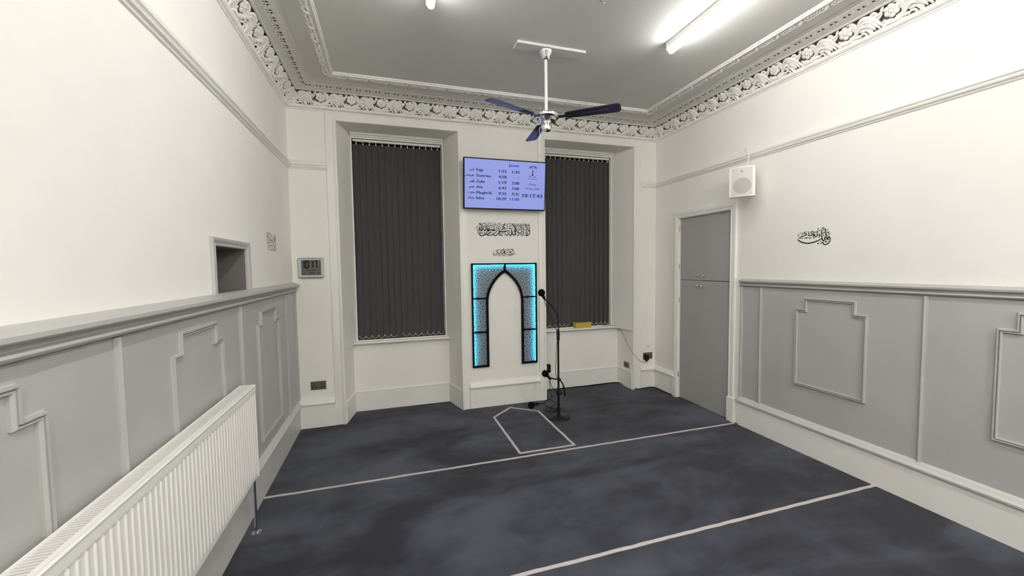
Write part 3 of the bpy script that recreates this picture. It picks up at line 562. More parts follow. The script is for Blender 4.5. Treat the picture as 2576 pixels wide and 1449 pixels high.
# ---- television
TX, TZ, TW, TH = 2.162, 2.5005, 0.940, 0.540
t = thing('television', 'wall mounted flat screen with prayer times on a pale blue page', 'television', (TX, -0.110, TZ), rot=(math.radians(5.5), 0, 0))
MB().box(-TW/2, TW/2, -0.018, 0.022, -TH/2, TH/2, 0.004).build('cabinet', M_BLACK, t)
MB().box(-0.2, 0.2, 0.02, 0.085, -0.14, 0.14).build('wall_bracket', M_BLKMET, t)
sx, sz = TW/2-0.012, TH/2-0.013
sc_ = MB().box(-sx, sx, -0.0195, -0.017, -sz, sz).build('screen', M_SCREEN, t)
TXT = [('Fajr', 0.1393, 0.2275, 0.2485, 0.0622, 0), ('Sunrise', 0.1388, 0.3172, 0.3615, 0.0586, 0), ('Zuhr', 0.1367, 0.2462, 0.4818, 0.0604, 0), ('Asr', 0.1379, 0.2186, 0.5946, 0.0586, 0), ('Maghrib', 0.1385, 0.3273, 0.7101, 0.0586, 0), ('Isha', 0.1368, 0.2328, 0.8195, 0.0603, 0), ('1:25', 0.4133, 0.5049, 0.2513, 0.0597, 0), ('4:58', 0.4092, 0.5037, 0.3669, 0.0597, 0), ('1:19', 0.4122, 0.5043, 0.4843, 0.0597, 0), ('6:42', 0.4113, 0.5047, 0.5976, 0.0596, 0), ('9:32', 0.4089, 0.5025, 0.7155, 0.0596, 0), ('10:29', 0.3868, 0.5044, 0.8237, 0.0595, 0), ('1:35', 0.5801, 0.6689, 0.2538, 0.0603, 0), ('\u2013', 0.5806, 0.6106, 0.3638, 0.0603, 0), ('\u2013', 0.6408, 0.6709, 0.3624, 0.0606, 0), ('2:00', 0.5748, 0.6675, 0.4853, 0.0603, 0), ('7:00', 0.5766, 0.6662, 0.6005, 0.0603, 0), ('9:32', 0.5756, 0.6682, 0.715, 0.0603, 0), ('11:00', 0.5528, 0.6677, 0.8236, 0.0602, 1), ('Jamat', 0.5325, 0.6601, 0.1171, 0.0565, 1), ('Friday', 0.7959, 0.8863, 0.4865, 0.0482, 2), ('15 May 2026', 0.7522, 0.9296, 0.5785, 0.0444, 2), ('10:17:43', 0.7135, 0.9699, 0.7435, 0.0783, 0), ('\ufeae\ufea0\ufed3', 0.0557, 0.109, 0.2411, 0, 3), ('\ufe8f\ufe8e\ufe98\ufed3\ufe81 \ufec9\ufeee\ufee0\ufec3', 0.0019, 0.1094, 0.3525, 0, 3), ('\ufeae\ufeec\ufec7', 0.0599, 0.119, 0.4752, 0, 3), ('\ufeae\ufebc\ufecb', 0.0465, 0.1156, 0.5868, 0, 3), ('\ufe8f\ufeae\ufed0\ufee3', 0.0363, 0.1177, 0.698, 0, 3), ('\ufe80\ufe8e\ufeb8\ufecb', 0.0372, 0.1145, 0.8127, 0, 3)]
for s_, u0, u1, v, h, k in TXT:
    b = MB(); x0, x1 = -sx+u0*2*sx, -sx+u1*2*sx
    for dx in ((0,) if k == 2 else (-0.0015, -0.0007, 0.0, 0.0007, 0.0015)):
        vs, fs = text_mesh(s_, x0+dx, x1+dx, sz-v*2*sz, h*2*sz, -0.0202-abs(dx)*0.05, bold=0.0)
        b.add(vs, fs)
    nm = {0: 'prayer_time', 1: 'blue_heading', 2: 'date_text', 3: 'arabic_name'}[k]
    if k == 0 and s_[0].isalpha(): nm = 'prayer_name'
    if s_ == '10:17:43': nm = 'clock_time'
    b.build(nm, M_SBLUE if k == 1 else M_SNAVY, sc_)
# emblem: two arched bands, a candle-like upright mark and an open-book base (no lettering is legible)
def suv(u, v): return (-sx+u*2*sx, -0.0203, sz-v*2*sz)
def arc(bb, cu, cv, r, a0, a1, w, n=10, asp=1.72):
    ps = [suv(cu+r*math.cos(math.radians(a0+(a1-a0)*i/n)), cv-r*asp*math.sin(math.radians(a0+(a1-a0)*i/n))) for i in range(n+1)]
    bb.ribbon(ps, [w]*(n+1), (0, -1, 0), 0.0003)
def epart(nm, m): global b; b.build(nm, m, sc_); b = MB()
b = MB()
for a0, a1 in ((140, 96), (84, 42)): arc(b, 0.842, 0.19, 0.062, a0, a1, 0.010, 9); epart('emblem_arch_band', M_SNAVY)
arc(b, 0.842, 0.21, 0.055, 140, 40, 0.005, 12); epart('emblem_arc', M_SFAINT); arc(b, 0.842, 0.22, 0.052, 38, 10, 0.003, 6); epart('emblem_arc', M_SFAINT)
b.ribbon([suv(0.838, 0.165), suv(0.839, 0.185), suv(0.838, 0.205), suv(0.837, 0.225)], [0.003, 0.013, 0.011, 0.004], (0, -1, 0), 0.0003); epart('emblem_flame', M_SNAVY)
b.ribbon([suv(0.837, 0.232), suv(0.836, 0.285)], [0.0145, 0.0145], (0, -1, 0), 0.0003); epart('emblem_stem', M_SNAVY)
for pts in ([(0.79, 0.275), (0.806, 0.295), (0.812, 0.32)], [(0.875, 0.292), (0.866, 0.305), (0.857, 0.325)]): b.ribbon([suv(*p) for p in pts], [0.006, 0.010, 0.004], (0, -1, 0), 0.0003); epart('emblem_leaf', M_SFAINT)
b.ribbon([suv(0.79, 0.30), suv(0.835, 0.315), (suv(0.885, 0.30))], [0.003]*3, (0, -1, 0), 0.0003); epart('emblem_base', M_SFAINT)
b.ribbon([suv(0.77, 0.345), suv(0.83, 0.352), suv(0.90, 0.350)], [0.005]*3, (0, -1, 0), 0.0003)
epart('emblem_base_line', M_SFAINT)

# ---- wall clock
t = thing('wall_clock', 'pale grey digital wall clock showing 10:17 above the left socket', 'clock', (0.170, 0, 1.611)); o = t.location
MB(o).box(0.051, 0.289, -0.027, 0, 1.513, 1.710, 0.012).build('case', M_GPLAS, t)
MB(o).box(0.062, 0.278, -0.031, -0.026, 1.522, 1.702, 0.006).build('bezel', M_GPLAS, t)
LX0, LX1, LZ0, LZ1 = 0.084, 0.262, 1.541, 1.690
lcd = MB(o).box(LX0, LX1, -0.0325, -0.030, LZ0, LZ1).build('display', M_LCD, t)
def lp(u, v): return (LX0+u*(LX1-LX0), LZ1-v*(LZ1-LZ0))
b = MB(o)
def seg(u0, v0, u1, v1, w=0.0085):
    a = lp(u0, v0); c = lp(u1, v1); b.ribbon([(a[0], -0.0327, a[1]), (c[0], -0.0327, c[1])], [w, w], (0, -1, 0), 0.0004)
def dig(): global b; b.build('time_digit', M_LCDINK, lcd); b = MB(o)
for u in (0.155, 0.59): seg(u, 0.05, u, 0.265); seg(u, 0.295, u, 0.50); dig()
seg(0.235, 0.03, 0.235, 0.265); seg(0.235, 0.295, 0.235, 0.53); seg(0.355, 0.03, 0.355, 0.265); seg(0.355, 0.295, 0.355, 0.53); seg(0.215, 0.045, 0.375, 0.045); seg(0.215, 0.51, 0.375, 0.51); dig()
seg(0.69, 0.045, 0.80, 0.045); seg(0.785, 0.03, 0.785, 0.265); seg(0.785, 0.295, 0.785, 0.50); dig()
for v in (0.16, 0.385): seg(0.425, v-0.022, 0.425, v+0.022, 0.007); b.build('time_dot', M_LCDINK, lcd); b = MB(o)
for s_, u0, u1, v, h in (('FRIDAY', 0.24, 0.72, 0.715, 0.105), ('44', 0.865, 0.965, 0.495, 0.09), ('8', 0.10, 0.18, 0.93, 0.12), ('15/MAY', 0.355, 0.70, 0.93, 0.12), ('26', 0.78, 0.92, 0.93, 0.12), ('PM', 0.04, 0.11, 0.20, 0.05)):
    x0, z0 = lp(u0, v); x1, _ = lp(u1, v); vs, fs = text_mesh(s_, x0, x1, z0, h*(LZ1-LZ0), -0.0328, bold=0.0); b = MB(o); b.add(vs, fs); b.build('date_text', M_LCDFAINT, lcd)

# ---- calligraphy decals
def decal(name, strokes, side, label, sc=1.0, m=M_INK):
    b = None
    for st in strokes:
        w = st[0]*1e-4*sc; p = [(st[i]*1e-4, st[i+1]*1e-4) for i in range(1, len(st), 2)]
        P3 = {'B': lambda a, z: (a, -0.0012, z), 'L': lambda a, z: (0.0012, a, z), 'R': lambda a, z: (W-0.0012, a, z)}[side]
        if b is None:
            aa = [q for s_ in strokes for q in s_[1::2]]; zz = [q for s_ in strokes for q in s_[2::2]]
            b = MB(P3((min(aa)+max(aa))/2e4, (min(zz)+max(zz))/2e4))
        if len(p) == 2: p = [p[0], ((p[0][0]+p[1][0])/2, (p[0][1]+p[1][1])/2), p[1]]
        pts = smoothpath([P3(*q) for q in p], 4); n = len(pts)
        ws = [w*(0.45+0.55*min(1, 3.2*min(i/(n-1), 1-i/(n-1))+0.25)) for i in range(n)]
        b.ribbon(pts, ws, {'B': (0, -1, 0), 'L': (1, 0, 0), 'R': (-1, 0, 0)}[side], 0.0008)
    ob_ = b.build(name, m); tag(ob_, label, 'wall lettering', 'black calligraphy on the walls'); return ob_
decal('calligraphy_decal', STROKES_SHAHADA, 'B', 'widest black calligraphy line, right below the television', 1.3)
decal('calligraphy_decal', STROKES_SMALL, 'B', 'short black calligraphy line just above the arched lit panel', 1.15)
decal('calligraphy_decal', STROKES_RIGHT, 'R', 'black calligraphy with a long sweeping stroke on the right wall', 0.95)
decal('calligraphy_decal', STROKES_LEFT, 'L', 'upright block of thin black calligraphy on the left wall beside the hatch', 0.65, m=M_INK2)

# ---- arched lit lattice panel (mihrab)
PX0, PX1, PZ0, PZ1 = 1.779, 2.551, 0.467, 1.641
AX0, AX1 = 1.968, 2.362                     # inner arch opening
APEX = (2.167, 1.535); SPR = 1.20
def arch_curve(off=0.0):
    # from bottom-left up over the apex and down to bottom-right; off > 0 grows outwards
    xc = (AX0+AX1)/2; hw = (AX1-AX0)/2+off; top = APEX[1]+off*1.5
    L_ = []
    for i in range(13):
        a = i/12*PI/2; s_ = math.sin(a)
        x = hw*(math.cos(a)**0.92 if i < 12 else 0); z = SPR+(top-SPR)*(1-(1-s_)**1.0*1.0)*1.0
        f = i/12; x = hw*(1-f**2.1)**0.86; z = SPR+(top-SPR)*f
        L_.append((x, z))
    pts = [(xc-hw, PZ0)]+[(xc-x, z) for x, z in L_]+[(xc+x, z) for x, z in reversed(L_[:-1])]+[(xc+hw, PZ0)]
    return pts
t = thing('lit_arch_panel', 'black geometric lattice panel with pointed arch glowing cyan at its edges', 'wall panel', ((PX0+PX1)/2, 0, PZ0)); o = t.location
BW_ = 0.024
inner = arch_curve(0.0); outer = arch_curve(BW_)
yf, yb = -0.032, -0.004
fb = MB(o)
def strip(bb, A, B_, y0, y1):
    n = len(A); vs = [(p[0], y0, p[1]) for p in A]+[(p[0], y0, p[1]) for p in B_]+[(p[0], y1, p[1]) for p in A]+[(p[0], y1, p[1]) for p in B_]
    fs = []
    for i in range(n-1): fs += [(i, i+1, n+i+1, n+i), (2*n+i, 2*n+i+1, 3*n+i+1, 3*n+i), (i, i+1, 2*n+i+1, 2*n+i), (n+i, n+i+1, 3*n+i+1, 3*n+i)]
    fs += [(0, n, 3*n, 2*n), (n-1, 2*n-1, 4*n-1, 3*n-1)]; bb.add(vs, fs)
strip(fb, inner, outer, yf, yb)
fb.box(PX0, PX0+0.020, yf, yb, PZ0, PZ1); fb.box(PX1-0.020, PX1, yf, yb, PZ0, PZ1); fb.box(PX0, PX1, yf, yb, PZ1-0.018, PZ1)
fb.box(PX0, AX0, yf, yb, PZ0, PZ0+0.020); fb.box(AX1, PX1, yf, yb, PZ0, PZ0+0.020)
ZS = (0.865, 1.247)
fb.box(APEX[0]-0.009, APEX[0]+0.009, yf, yb, APEX[1], PZ1)
for z in ZS: fb.box(PX0, AX0, yf, yb, z-0.008, z+0.008); fb.box(AX1, PX1, yf, yb, z-0.008, z+0.008)
fb.build('frame', M_LATT, t)
# backing board (ring shape)
bb_ = MB(o); n = len(outer)
vs = [(p[0], -0.0035, p[1]) for p in inner]
k1 = 14
ringo = [(PX0, PZ0)]+[(PX0, PZ0+(PZ1-PZ0)*i/6) for i in range(1, 7)]+[(PX0+(PX1-PX0)*i/12, PZ1) for i in range(1, 12)]+[(PX1, PZ1-(PZ1-PZ0)*i/6) for i in range(0, 7)]
def resamp(P_, m_):
    d = [0]
    for i in range(1, len(P_)): d.append(d[-1]+math.dist(P_[i], P_[i-1]))
    out = []
    for k in range(m_):
        s_ = d[-1]*k/(m_-1); i = max(j for j in range(len(d)) if d[j] <= s_+1e-9); i = min(i, len(P_)-2)
        f = (s_-d[i])/max(1e-9, d[i+1]-d[i]); out.append((P_[i][0]+(P_[i+1][0]-P_[i][0])*f, P_[i][1]+(P_[i+1][1]-P_[i][1])*f))
    return out
# backing as boxes outside the arch: columns + spandrel strips
for xa, xb in ((PX0+0.002, AX0-0.004), (AX1+0.004, PX1-0.002)): bb_.box(xa, xb, -0.004, -0.0005, PZ0+0.002, PZ1-0.002)
oc = arch_curve(0.012); N_ = 40
for i in range(N_):
    xa = AX0-0.004+(AX1-AX0+0.008)*i/N_; xb = AX0-0.004+(AX1-AX0+0.008)*(i+1)/N_; xm = (xa+xb)/2
    zz = SPR
    for j in range(len(oc)-1):
        (p0, q0), (p1, q1) = oc[j], oc[j+1]
        if min(p0, p1) <= xm <= max(p0, p1) and abs(p1-p0) > 1e-6: zz = max(zz, q0+(q1-q0)*(xm-p0)/(p1-p0))
    bb_.box(xa, xb, -0.004, -0.0005, zz, PZ1-0.002)
bb_.build('backing_board', M_BACK, t)
# LED strips along the outer edges
lb_ = MB(o)
lb_.box(PX0+0.0205, PX0+0.0235, -0.024, -0.014, PZ0+0.022, PZ1-0.02); lb_.box(PX1-0.0235, PX1-0.0205, -0.024, -0.014, PZ0+0.022, PZ1-0.02)
lb_.box(PX0+0.024, PX1-0.024, -0.024, -0.014, PZ1-0.0215, PZ1-0.0185)
lb_.build('led_strip', M_LED, t)
# star lattice, clipped to each bay
def clip_seg(p, q, poly):
    ts = [0.0, 1.0]; n = len(poly)
    for i in range(n):
        a = poly[i]; c = poly[(i+1) % n]
        r = (q[0]-p[0], q[1]-p[1]); s_ = (c[0]-a[0], c[1]-a[1]); den = r[0]*s_[1]-r[1]*s_[0]
        if abs(den) < 1e-12: continue
        tt = ((a[0]-p[0])*s_[1]-(a[1]-p[1])*s_[0])/den; uu = ((a[0]-p[0])*r[1]-(a[1]-p[1])*r[0])/den
        if 0 < tt < 1 and 0 <= uu <= 1: ts.append(tt)
    ts.sort(); out = []
    for a, c in zip(ts, ts[1:]):
        if c-a < 1e-4: continue
        m_ = (a+c)/2; x = p[0]+(q[0]-p[0])*m_; y = p[1]+(q[1]-p[1])*m_; ins = False
        for i in range(n):
            x0, y0 = poly[i]; x1, y1 = poly[(i+1) % n]
            if (y0 > y) != (y1 > y) and x < (x1-x0)*(y-y0)/(y1-y0)+x0: ins = not ins
        if ins: out.append(((p[0]+(q[0]-p[0])*a, p[1]+(q[1]-p[1])*a), (p[0]+(q[0]-p[0])*c, p[1]+(q[1]-p[1])*c)))
    return out
G = 0.1165; segs = []        # lattice spacing of the twelve-point rosettes
gx0, gz0 = PX0+0.128, PZ1-0.078
cen = [(gx0+(i+(0.5 if j % 2 else 0))*G, gz0-j*G*0.9) for j in range(-1, 13) for i in range(-2, 8)]
hz = 0.9/0.866
for cx, cz in cen:
    pol = lambda r, a: (cx+r*math.cos(math.radians(a)), cz+r*hz*math.sin(math.radians(a)))
    r0, r1, r2, r3 = 0.0140, 0.0345, 0.0440, G/2
    for k in range(12):
        a = 30*k
        segs.append((pol(r0, a-15), pol(r0, a+15), 0.0046))
        segs.append((pol(r0, a+15), pol(r1, a+15), 0.0044))
        segs.append((pol(r1, a+15), pol(r2, a), 0.0030)); segs.append((pol(r1, a+15), pol(r2, a+30), 0.0030))
        segs.append((pol(r2, a), pol(0.0545, a+15), 0.0028)); segs.append((pol(r2, a+30), pol(0.0545, a+15), 0.0028))
        segs.append((pol(r2, a), pol(r3, a), 0.0026)); segs.append((pol(0.0545, a+15), pol(0.0625, a+15), 0.0026))
        segs.append((pol(r1*0.80, a+15), pol(r1*0.80+0.002, a+15), 0.007))
        # little points filling the triangles between rosettes
        if k % 2 == 1: segs.append((pol(r3, a), pol(r3*1.153, a), 0.0030))
        segs.append((pol(r3, a), pol(r3*1.10, a+9), 0.0026)); segs.append((pol(r3, a), pol(r3*1.10, a-9), 0.0026))
def region(side, zi):
    e = 0.0195
    if zi < 2:
        za = (PZ0+0.019, ZS[0]+0.007)[zi]; zb = (ZS[0]-0.007, ZS[1]-0.007)[zi]
        return [(PX0+e, za), (AX0-BW_+0.002, za), (AX0-BW_+0.002, zb), (PX0+e, zb)] if side < 0 else [(AX1+BW_-0.002, za), (PX1-e, za), (PX1-e, zb), (AX1+BW_-0.002, zb)]
    oc2 = arch_curve(BW_-0.002); za = ZS[1]+0.007; xc = APEX[0]
    if side < 0:
        c = [p for p in oc2 if p[0] <= xc-0.008 and p[1] >= za]
        return [(PX0+e, za), (c[0][0], za)]+c+[(xc-0.008, c[-1][1]+0.004), (xc-0.008, PZ1-0.017), (PX0+e, PZ1-0.017)]
    c = [p for p in oc2 if p[0] >= xc+0.008 and p[1] >= za]
    return [(xc+0.008, PZ1-0.017), (xc+0.008, c[0][1]+0.004)]+c+[(c[-1][0], za), (PX1-e, za), (PX1-e, PZ1-0.017)]
for side in (-1, 1):
    for zi in (2, 1, 0):
        poly = region(side, zi); bx = (min(p[0] for p in poly), max(p[0] for p in poly), min(p[1] for p in poly), max(p[1] for p in poly))
        b = MB(o)
        for p, q, w_ in segs:
            if max(p[0], q[0]) < bx[0] or min(p[0], q[0]) > bx[1] or max(p[1], q[1]) < bx[2] or min(p[1], q[1]) > bx[3]: continue
            for a, c in clip_seg(p, q, poly):
                b.ribbon([(a[0], -0.026, a[1]), (c[0], -0.026, c[1])], [w_, w_], (0, -1, 0), 0.003)
        b.build('lattice', M_LATT, t)
# thin dangling leads under the panel feet

# ---- vertical blinds
def blind(k, s0, s1, label):
    t = thing('vertical_blind', label, 'window blind', ((s0+s1)/2, 0.375, 3.0)); o = t.location
    MB(o).box(s0+0.008, s1-0.010, 0.352, 0.388, 2.992, 3.014, 0.002).build('headrail', M_WPLAS, t)
    n = 14; pitch = (s1-s0-0.02)/n; rn = random.Random(k)
    slw = 0.084
    for i in range(n):
        xc = s0+0.012+pitch*(i+0.5); ang = math.radians(9+rn.uniform(-3, 3))
        b = MB(o); ca, sa = math.cos(ang), math.sin(ang); zt, zb = 2.965, 0.803+rn.uniform(-0.003, 0.003)
        vs = []; fs = []; m_ = 6; rows = 10; sway = rn.uniform(-0.004, 0.004); ph = rn.uniform(0, 6)
        for r_ in range(rows+1):
            z = zt+(zb-zt)*r_/rows; tw = 0.07*math.sin(ph+r_*0.5)*(r_/rows)
            for j in range(m_+1):
                q = (j/m_-0.5)*slw; bow = 0.005*(1-(2*j/m_-1)**2); a2 = ang+tw
                vs.append((xc+q*math.cos(a2)+sway*math.sin(PI*r_/rows), 0.375+q*math.sin(a2)-bow, z))
        k0 = m_+1
        for r_ in range(rows):
            for j in range(m_): fs.append((r_*k0+j, r_*k0+j+1, (r_+1)*k0+j+1, (r_+1)*k0+j))
        nv = len(vs); vs += [(x, y+0.001, z) for x, y, z in vs]; fs += [tuple(nv+q for q in reversed(f)) for f in fs]
        b.add(vs, fs)
        sl = b.build('slat', M_SLAT, t, smooth=True)
        hb = MB(o); hb.prism([(xc-0.008, 2.960), (xc+0.008, 2.960), (xc+0.002, 2.978), (xc+0.003, 2.993), (xc-0.003, 2.993), (xc-0.002, 2.978)], 0.360, 0.363, 'y'); hb.build('slat_hook', M_WPLAS, sl)
    # bottom link chains hanging in scallops
    b = MB(o)
    for i in range(n):
        xa = s0+0.012+pitch*i+0.001; xb = xa+pitch
        if (i == 6 and k == 0) or (i == 5 and k == 1): b.build('bottom_chain', M_CHAIN, t); b = MB(o); continue
        b.tube([(xa+(xb-xa)*q/6, 0.348, 0.842-0.030*(1-(2*q/6-1)**2)) for q in range(7)], 0.0017, sides=5)
        b.ball((xa, 0.348, 0.843), 0.0045, 6, 4)
    b.build('bottom_chain', M_CHAIN, t)
    b = MB(o); b.tube([(s1-0.010, 0.346, 2.99), (s1-0.012, 0.345, 1.9), (s1-0.009, 0.345, 0.85)], 0.0022, sides=5)
    if k == 1: b.build('control_chain', M_CHAIN, t); b = MB(o); b.tube([(s1-0.005, 0.346, 2.99), (s1-0.004, 0.345, 1.9), (s1-0.008, 0.345, 0.85)], 0.0022, sides=5)
    b.build('control_chain', M_CHAIN, t)
blind(0, *BLN[0], 'charcoal vertical blind in the left window bay')
blind(1, *BLN[1], 'charcoal vertical blind in the right window bay, behind the microphone stand')

# ---- tissue box on the right sill
t = thing('tissue_box', 'yellow cardboard tissue box on the right window sill', 'box', (3.31, 0.305, 0.792)); o = t.location
b = MB(o); X0, X1, Y0, Y1, Z0, Z1 = 3.190, 3.420, 0.262, 0.343, 0.792, 0.860
# walls plus a top with an oval slot
nseg = 20; cx, cy = (X0+X1)/2, (Y0+Y1)/2
ov = [(cx+0.075*math.cos(2*PI*i/nseg), cy+0.026*math.sin(2*PI*i/nseg)) for i in range(nseg)]
rc_ = []
for i in range(nseg):
    a = 2*PI*i/nseg; c_, s_ = math.cos(a), math.sin(a); hx, hy = (X1-X0)/2, (Y1-Y0)/2
    f = min(hx/abs(c_) if abs(c_) > 1e-6 else 9, hy/abs(s_) if abs(s_) > 1e-6 else 9); rc_.append((cx+c_*f, cy+s_*f))
vs = [(p[0], p[1], Z1) for p in rc_]+[(p[0], p[1], Z1) for p in ov]
b.add(vs, [(i, (i+1) % nseg, nseg+(i+1) % nseg, nseg+i) for i in range(nseg)])
b.add([(X0, Y0, Z0), (X1, Y0, Z0), (X1, Y1, Z0), (X0, Y1, Z0), (X0, Y0, Z1), (X1, Y0, Z1), (X1, Y1, Z1), (X0, Y1, Z1)], [(0, 3, 2, 1), (0, 1, 5, 4), (1, 2, 6, 5), (2, 3, 7, 6), (3, 0, 4, 7)])
b.build('carton', M_YEL, t)
MB(o).box(X0+0.004, X1-0.004, Y0+0.004, Y1-0.004, Z1-0.020, Z1-0.010).build('slot_interior', M_DARKIN, t)

# ---- sockets and plates
def socket(name, label, x0, x1, z0, z1, gang=2, y=0.0):
    t = thing(name, label, 'socket', ((x0+x1)/2, y, (z0+z1)/2)); o = t.location
    MB(o).box(x0, x1, y-0.008, y, z0, z1, 0.002).build('face_plate', M_NICKEL, t)
    w = (x1-x0)/gang
    for g in range(gang):
        xm = x0+w*(g+0.5); zm = (z0+z1)/2
        b = MB(o); b.box(xm-0.004, xm+0.004, y-0.0088, y-0.006, zm+0.004, zm+0.018); b.box(xm-0.021, xm-0.008, y-0.0088, y-0.006, zm-0.020, zm-0.010); b.box(xm+0.008, xm+0.021, y-0.0088, y-0.006, zm-0.020, zm-0.010)
        b.build('pin_holes', M_BLACK, t)
    if gang == 2:
        for dx in (-0.011, 0.003): MB(o).box((x0+x1)/2+dx, (x0+x1)/2+dx+0.008, y-0.0105, y-0.006, z1-0.034, z1-0.014, 0.001).build('switch', M_STEEL, t)
    return t
socket('wall_socket', 'dark metal double socket below the clock, left of the left window', 0.121, 0.264, 0.383, 0.468)
socket('wall_socket', 'dark metal double socket with a black plug, at the right corner', 4.022, 4.160, 0.378, 0.463)
t = thing('blank_plate', 'small white wall plate above the plugged socket', 'wall plate', (4.094, 0, 0.543)); o = t.location
MB(o).box(4.055, 4.133, -0.007, 0, 0.500, 0.586, 0.002).build('plate', M_WPLAS, t)
MB(o).lathe([(0.008, 0.007), (0.008, 0.010), (0.004, 0.011)], (4.094, 0, 0.543), 12, 'y').build('aerial_socket', M_STEEL, t)
for dx in (-0.030, 0.030): MB(o).lathe([(0.003, 0.007), (0.003, 0.0078)], (4.094+dx, 0, 0.543), 8, 'y').build('screw', M_STEEL, t)
# small socket on the right reveal of the right bay
t = thing('data_socket', 'small dark metal data plate low inside the right window bay', 'socket', (3.861, 0.125, 0.290)); o = t.location
MB(o).box(3.853, 3.860, 0.065, 0.180, 0.252, 0.330, 0.002).build('face_plate', M_NICKEL, t)
for dy in (0.092, 0.130): MB(o).box(3.851, 3.855, dy, dy+0.022, 0.280, 0.300).build('jack', M_BLACK, t)
t = thing('plug_adaptor', 'black plug pushed into the right hand wall socket', 'plug', (4.055, -0.008, 0.395)); o = t.location
MB(o).box(4.028, 4.082, -0.052, -0.008, 0.372, 0.442, 0.006).build('body', M_BLACK, t)
MB(o).box(4.044, 4.066, -0.044, -0.018, 0.355, 0.373, 0.003).build('cord_grip', M_BLACK, t)
fx = smoothpath([(3.60, 0.33, 0.800), (3.68, 0.30, 0.798), (3.75, 0.262, 0.797), (3.80, 0.240, 0.785), (3.826, 0.205, 0.735), (3.836, 0.13, 0.640), (3.84, 0.05, 0.545), (3.855, -0.035, 0.470), (3.92, -0.045, 0.395), (3.985, -0.045, 0.355), (4.035, -0.038, 0.340), (4.055, -0.031, 0.352)], 5)
tag(MB((3.60, 0.33, 0.80)).tube(fx, 0.0026, sides=6).build('power_flex', M_CORD, smooth=True), 'thin grey flex falling from the right sill to the black plug', 'cable')
# charger plug on the pier side of the right bay
t = thing('wall_charger', 'black charger plug on a white plate on the side of the pier', 'plug', (2.705, 0.12, 0.345)); o = t.location
MB(o).box(2.694, 2.712, 0.080, 0.166, 0.300, 0.386, 0.002).build('white_plate', M_WPLAS, t, )
MB(o).box(2.712, 2.716, 0.085, 0.160, 0.305, 0.38).build('plate_front', M_WPLAS, t)
MB(o).box(2.716, 2.775, 0.100, 0.145, 0.290, 0.392, 0.006).build('body', M_BLACK, t)
MB(o).tube([(2.752, 0.12, 0.292), (2.752, 0.12, 0.262), (2.754, 0.10, 0.20), (2.75, 0.05, 0.05), (2.74, 0.0, 0.006)], 0.003, sides=6).build('lead', M_BLACK, t)

# ---- black cable along the foot of the wall in the right bay
pts = smoothpath([(2.702, 0.03, 0.008), (2.80, 0.295, 0.009), (2.95, 0.308, 0.010), (3.15, 0.306, 0.008), (3.20, 0.300, 0.012), (3.325, 0.304, 0.008), (3.6, 0.308, 0.010), (3.82, 0.300, 0.009), (3.855, 0.16, 0.009), (3.90, -0.035, 0.010), (4.0, -0.040, 0.009), (4.09, -0.034, 0.012), (4.15, -0.045, 0.009), (4.168, -0.12, 0.009), (4.165, -0.26, 0.008), (4.172, -0.42, 0.008)], 4)
tag(MB((2.7, 0.03, 0)).tube(pts, 0.006, sides=7).build('floor_cable', M_BLACK, smooth=True), 'black cable lying along the skirting in the right window bay', 'cable')

# ---- microphone stand
SX, SY = 2.574, -0.58
t = thing('microphone_stand', 'black microphone stand with round base and curved gooseneck', 'microphone stand', (SX, SY, 0)); o = t.location
MB(o).lathe([(0.122, 0.0), (0.124, 0.006), (0.120, 0.013), (0.09, 0.019), (0.03, 0.026), (0.020, 0.036), (0.018, 0.06)], (SX, SY, 0), 40).build('base', M_BLKMET, t, smooth=True)
MB(o).lathe([(0.0125, 0.05), (0.0125, 0.27)], (SX, SY, 0), 14).build('lower_tube', M_BLKMET, t, smooth=True)
MB(o).lathe([(0.0105, 0.27), (0.0105, 0.84)], (SX, SY, 0), 14).build('upper_tube', M_BLKMET, t, smooth=True)
cl = MB(o).lathe([(0.014, 0.222), (0.019, 0.226), (0.022, 0.25), (0.024, 0.29), (0.018, 0.302), (0.012, 0.306)], (SX, SY, 0), 18).build('height_clutch', M_BLACK, t, smooth=True)
MB(o).lathe([(0.0165, 0.232), (0.0205, 0.233), (0.0205, 0.239), (0.0165, 0.240)], (SX, SY, 0), 18).build('chrome_ring', M_CHROME, cl)
MB(o).tube([(SX+0.018, SY-0.008, 0.268), (SX+0.040, SY-0.012, 0.262)], [0.010, 0.013], sides=10).build('clutch_knob', M_BLACK, cl)
MB(o).lathe([(0.012, 0.825), (0.0165, 0.83), (0.0165, 0.90), (0.0140, 0.93), (0.009, 0.94)], (SX, SY, 0), 16).build('neck_socket', M_BLACK, t, smooth=True)
gn = smoothpath([(SX+0.004, SY, 0.92), (SX+0.006, SY, 1.00), (SX-0.002, SY-0.004, 1.06), (SX-0.030, SY-0.008, 1.13), (SX-0.080, SY-0.012, 1.195), (SX-0.135, SY-0.016, 1.245), (SX-0.165, SY-0.018, 1.272)], 6)
MB(o).tube(gn, 0.0068, sides=8).build('gooseneck', M_BLKMET, t, smooth=True)
g2 = smoothpath([(SX-0.115, SY-0.030, 0.448), (SX-0.070, SY-0.030, 0.432), (SX-0.015, SY-0.028, 0.418), (SX+0.020, SY-0.018, 0.395), (SX+0.048, SY-0.010, 0.350), (SX+0.064, SY-0.006, 0.290), (SX+0.070, SY-0.006, 0.225)], 5)
gg = MB(o).tube(g2, [0.0075]*22+[0.010]*(len(g2)-22), sides=8).build('side_arm', M_BLKMET, t, smooth=True)
MB(o).tube([(SX-0.012, SY-0.020, 0.405), (SX+0.012, SY-0.020, 0.425)], 0.016, sides=10).build('arm_clip', M_BLACK, gg)

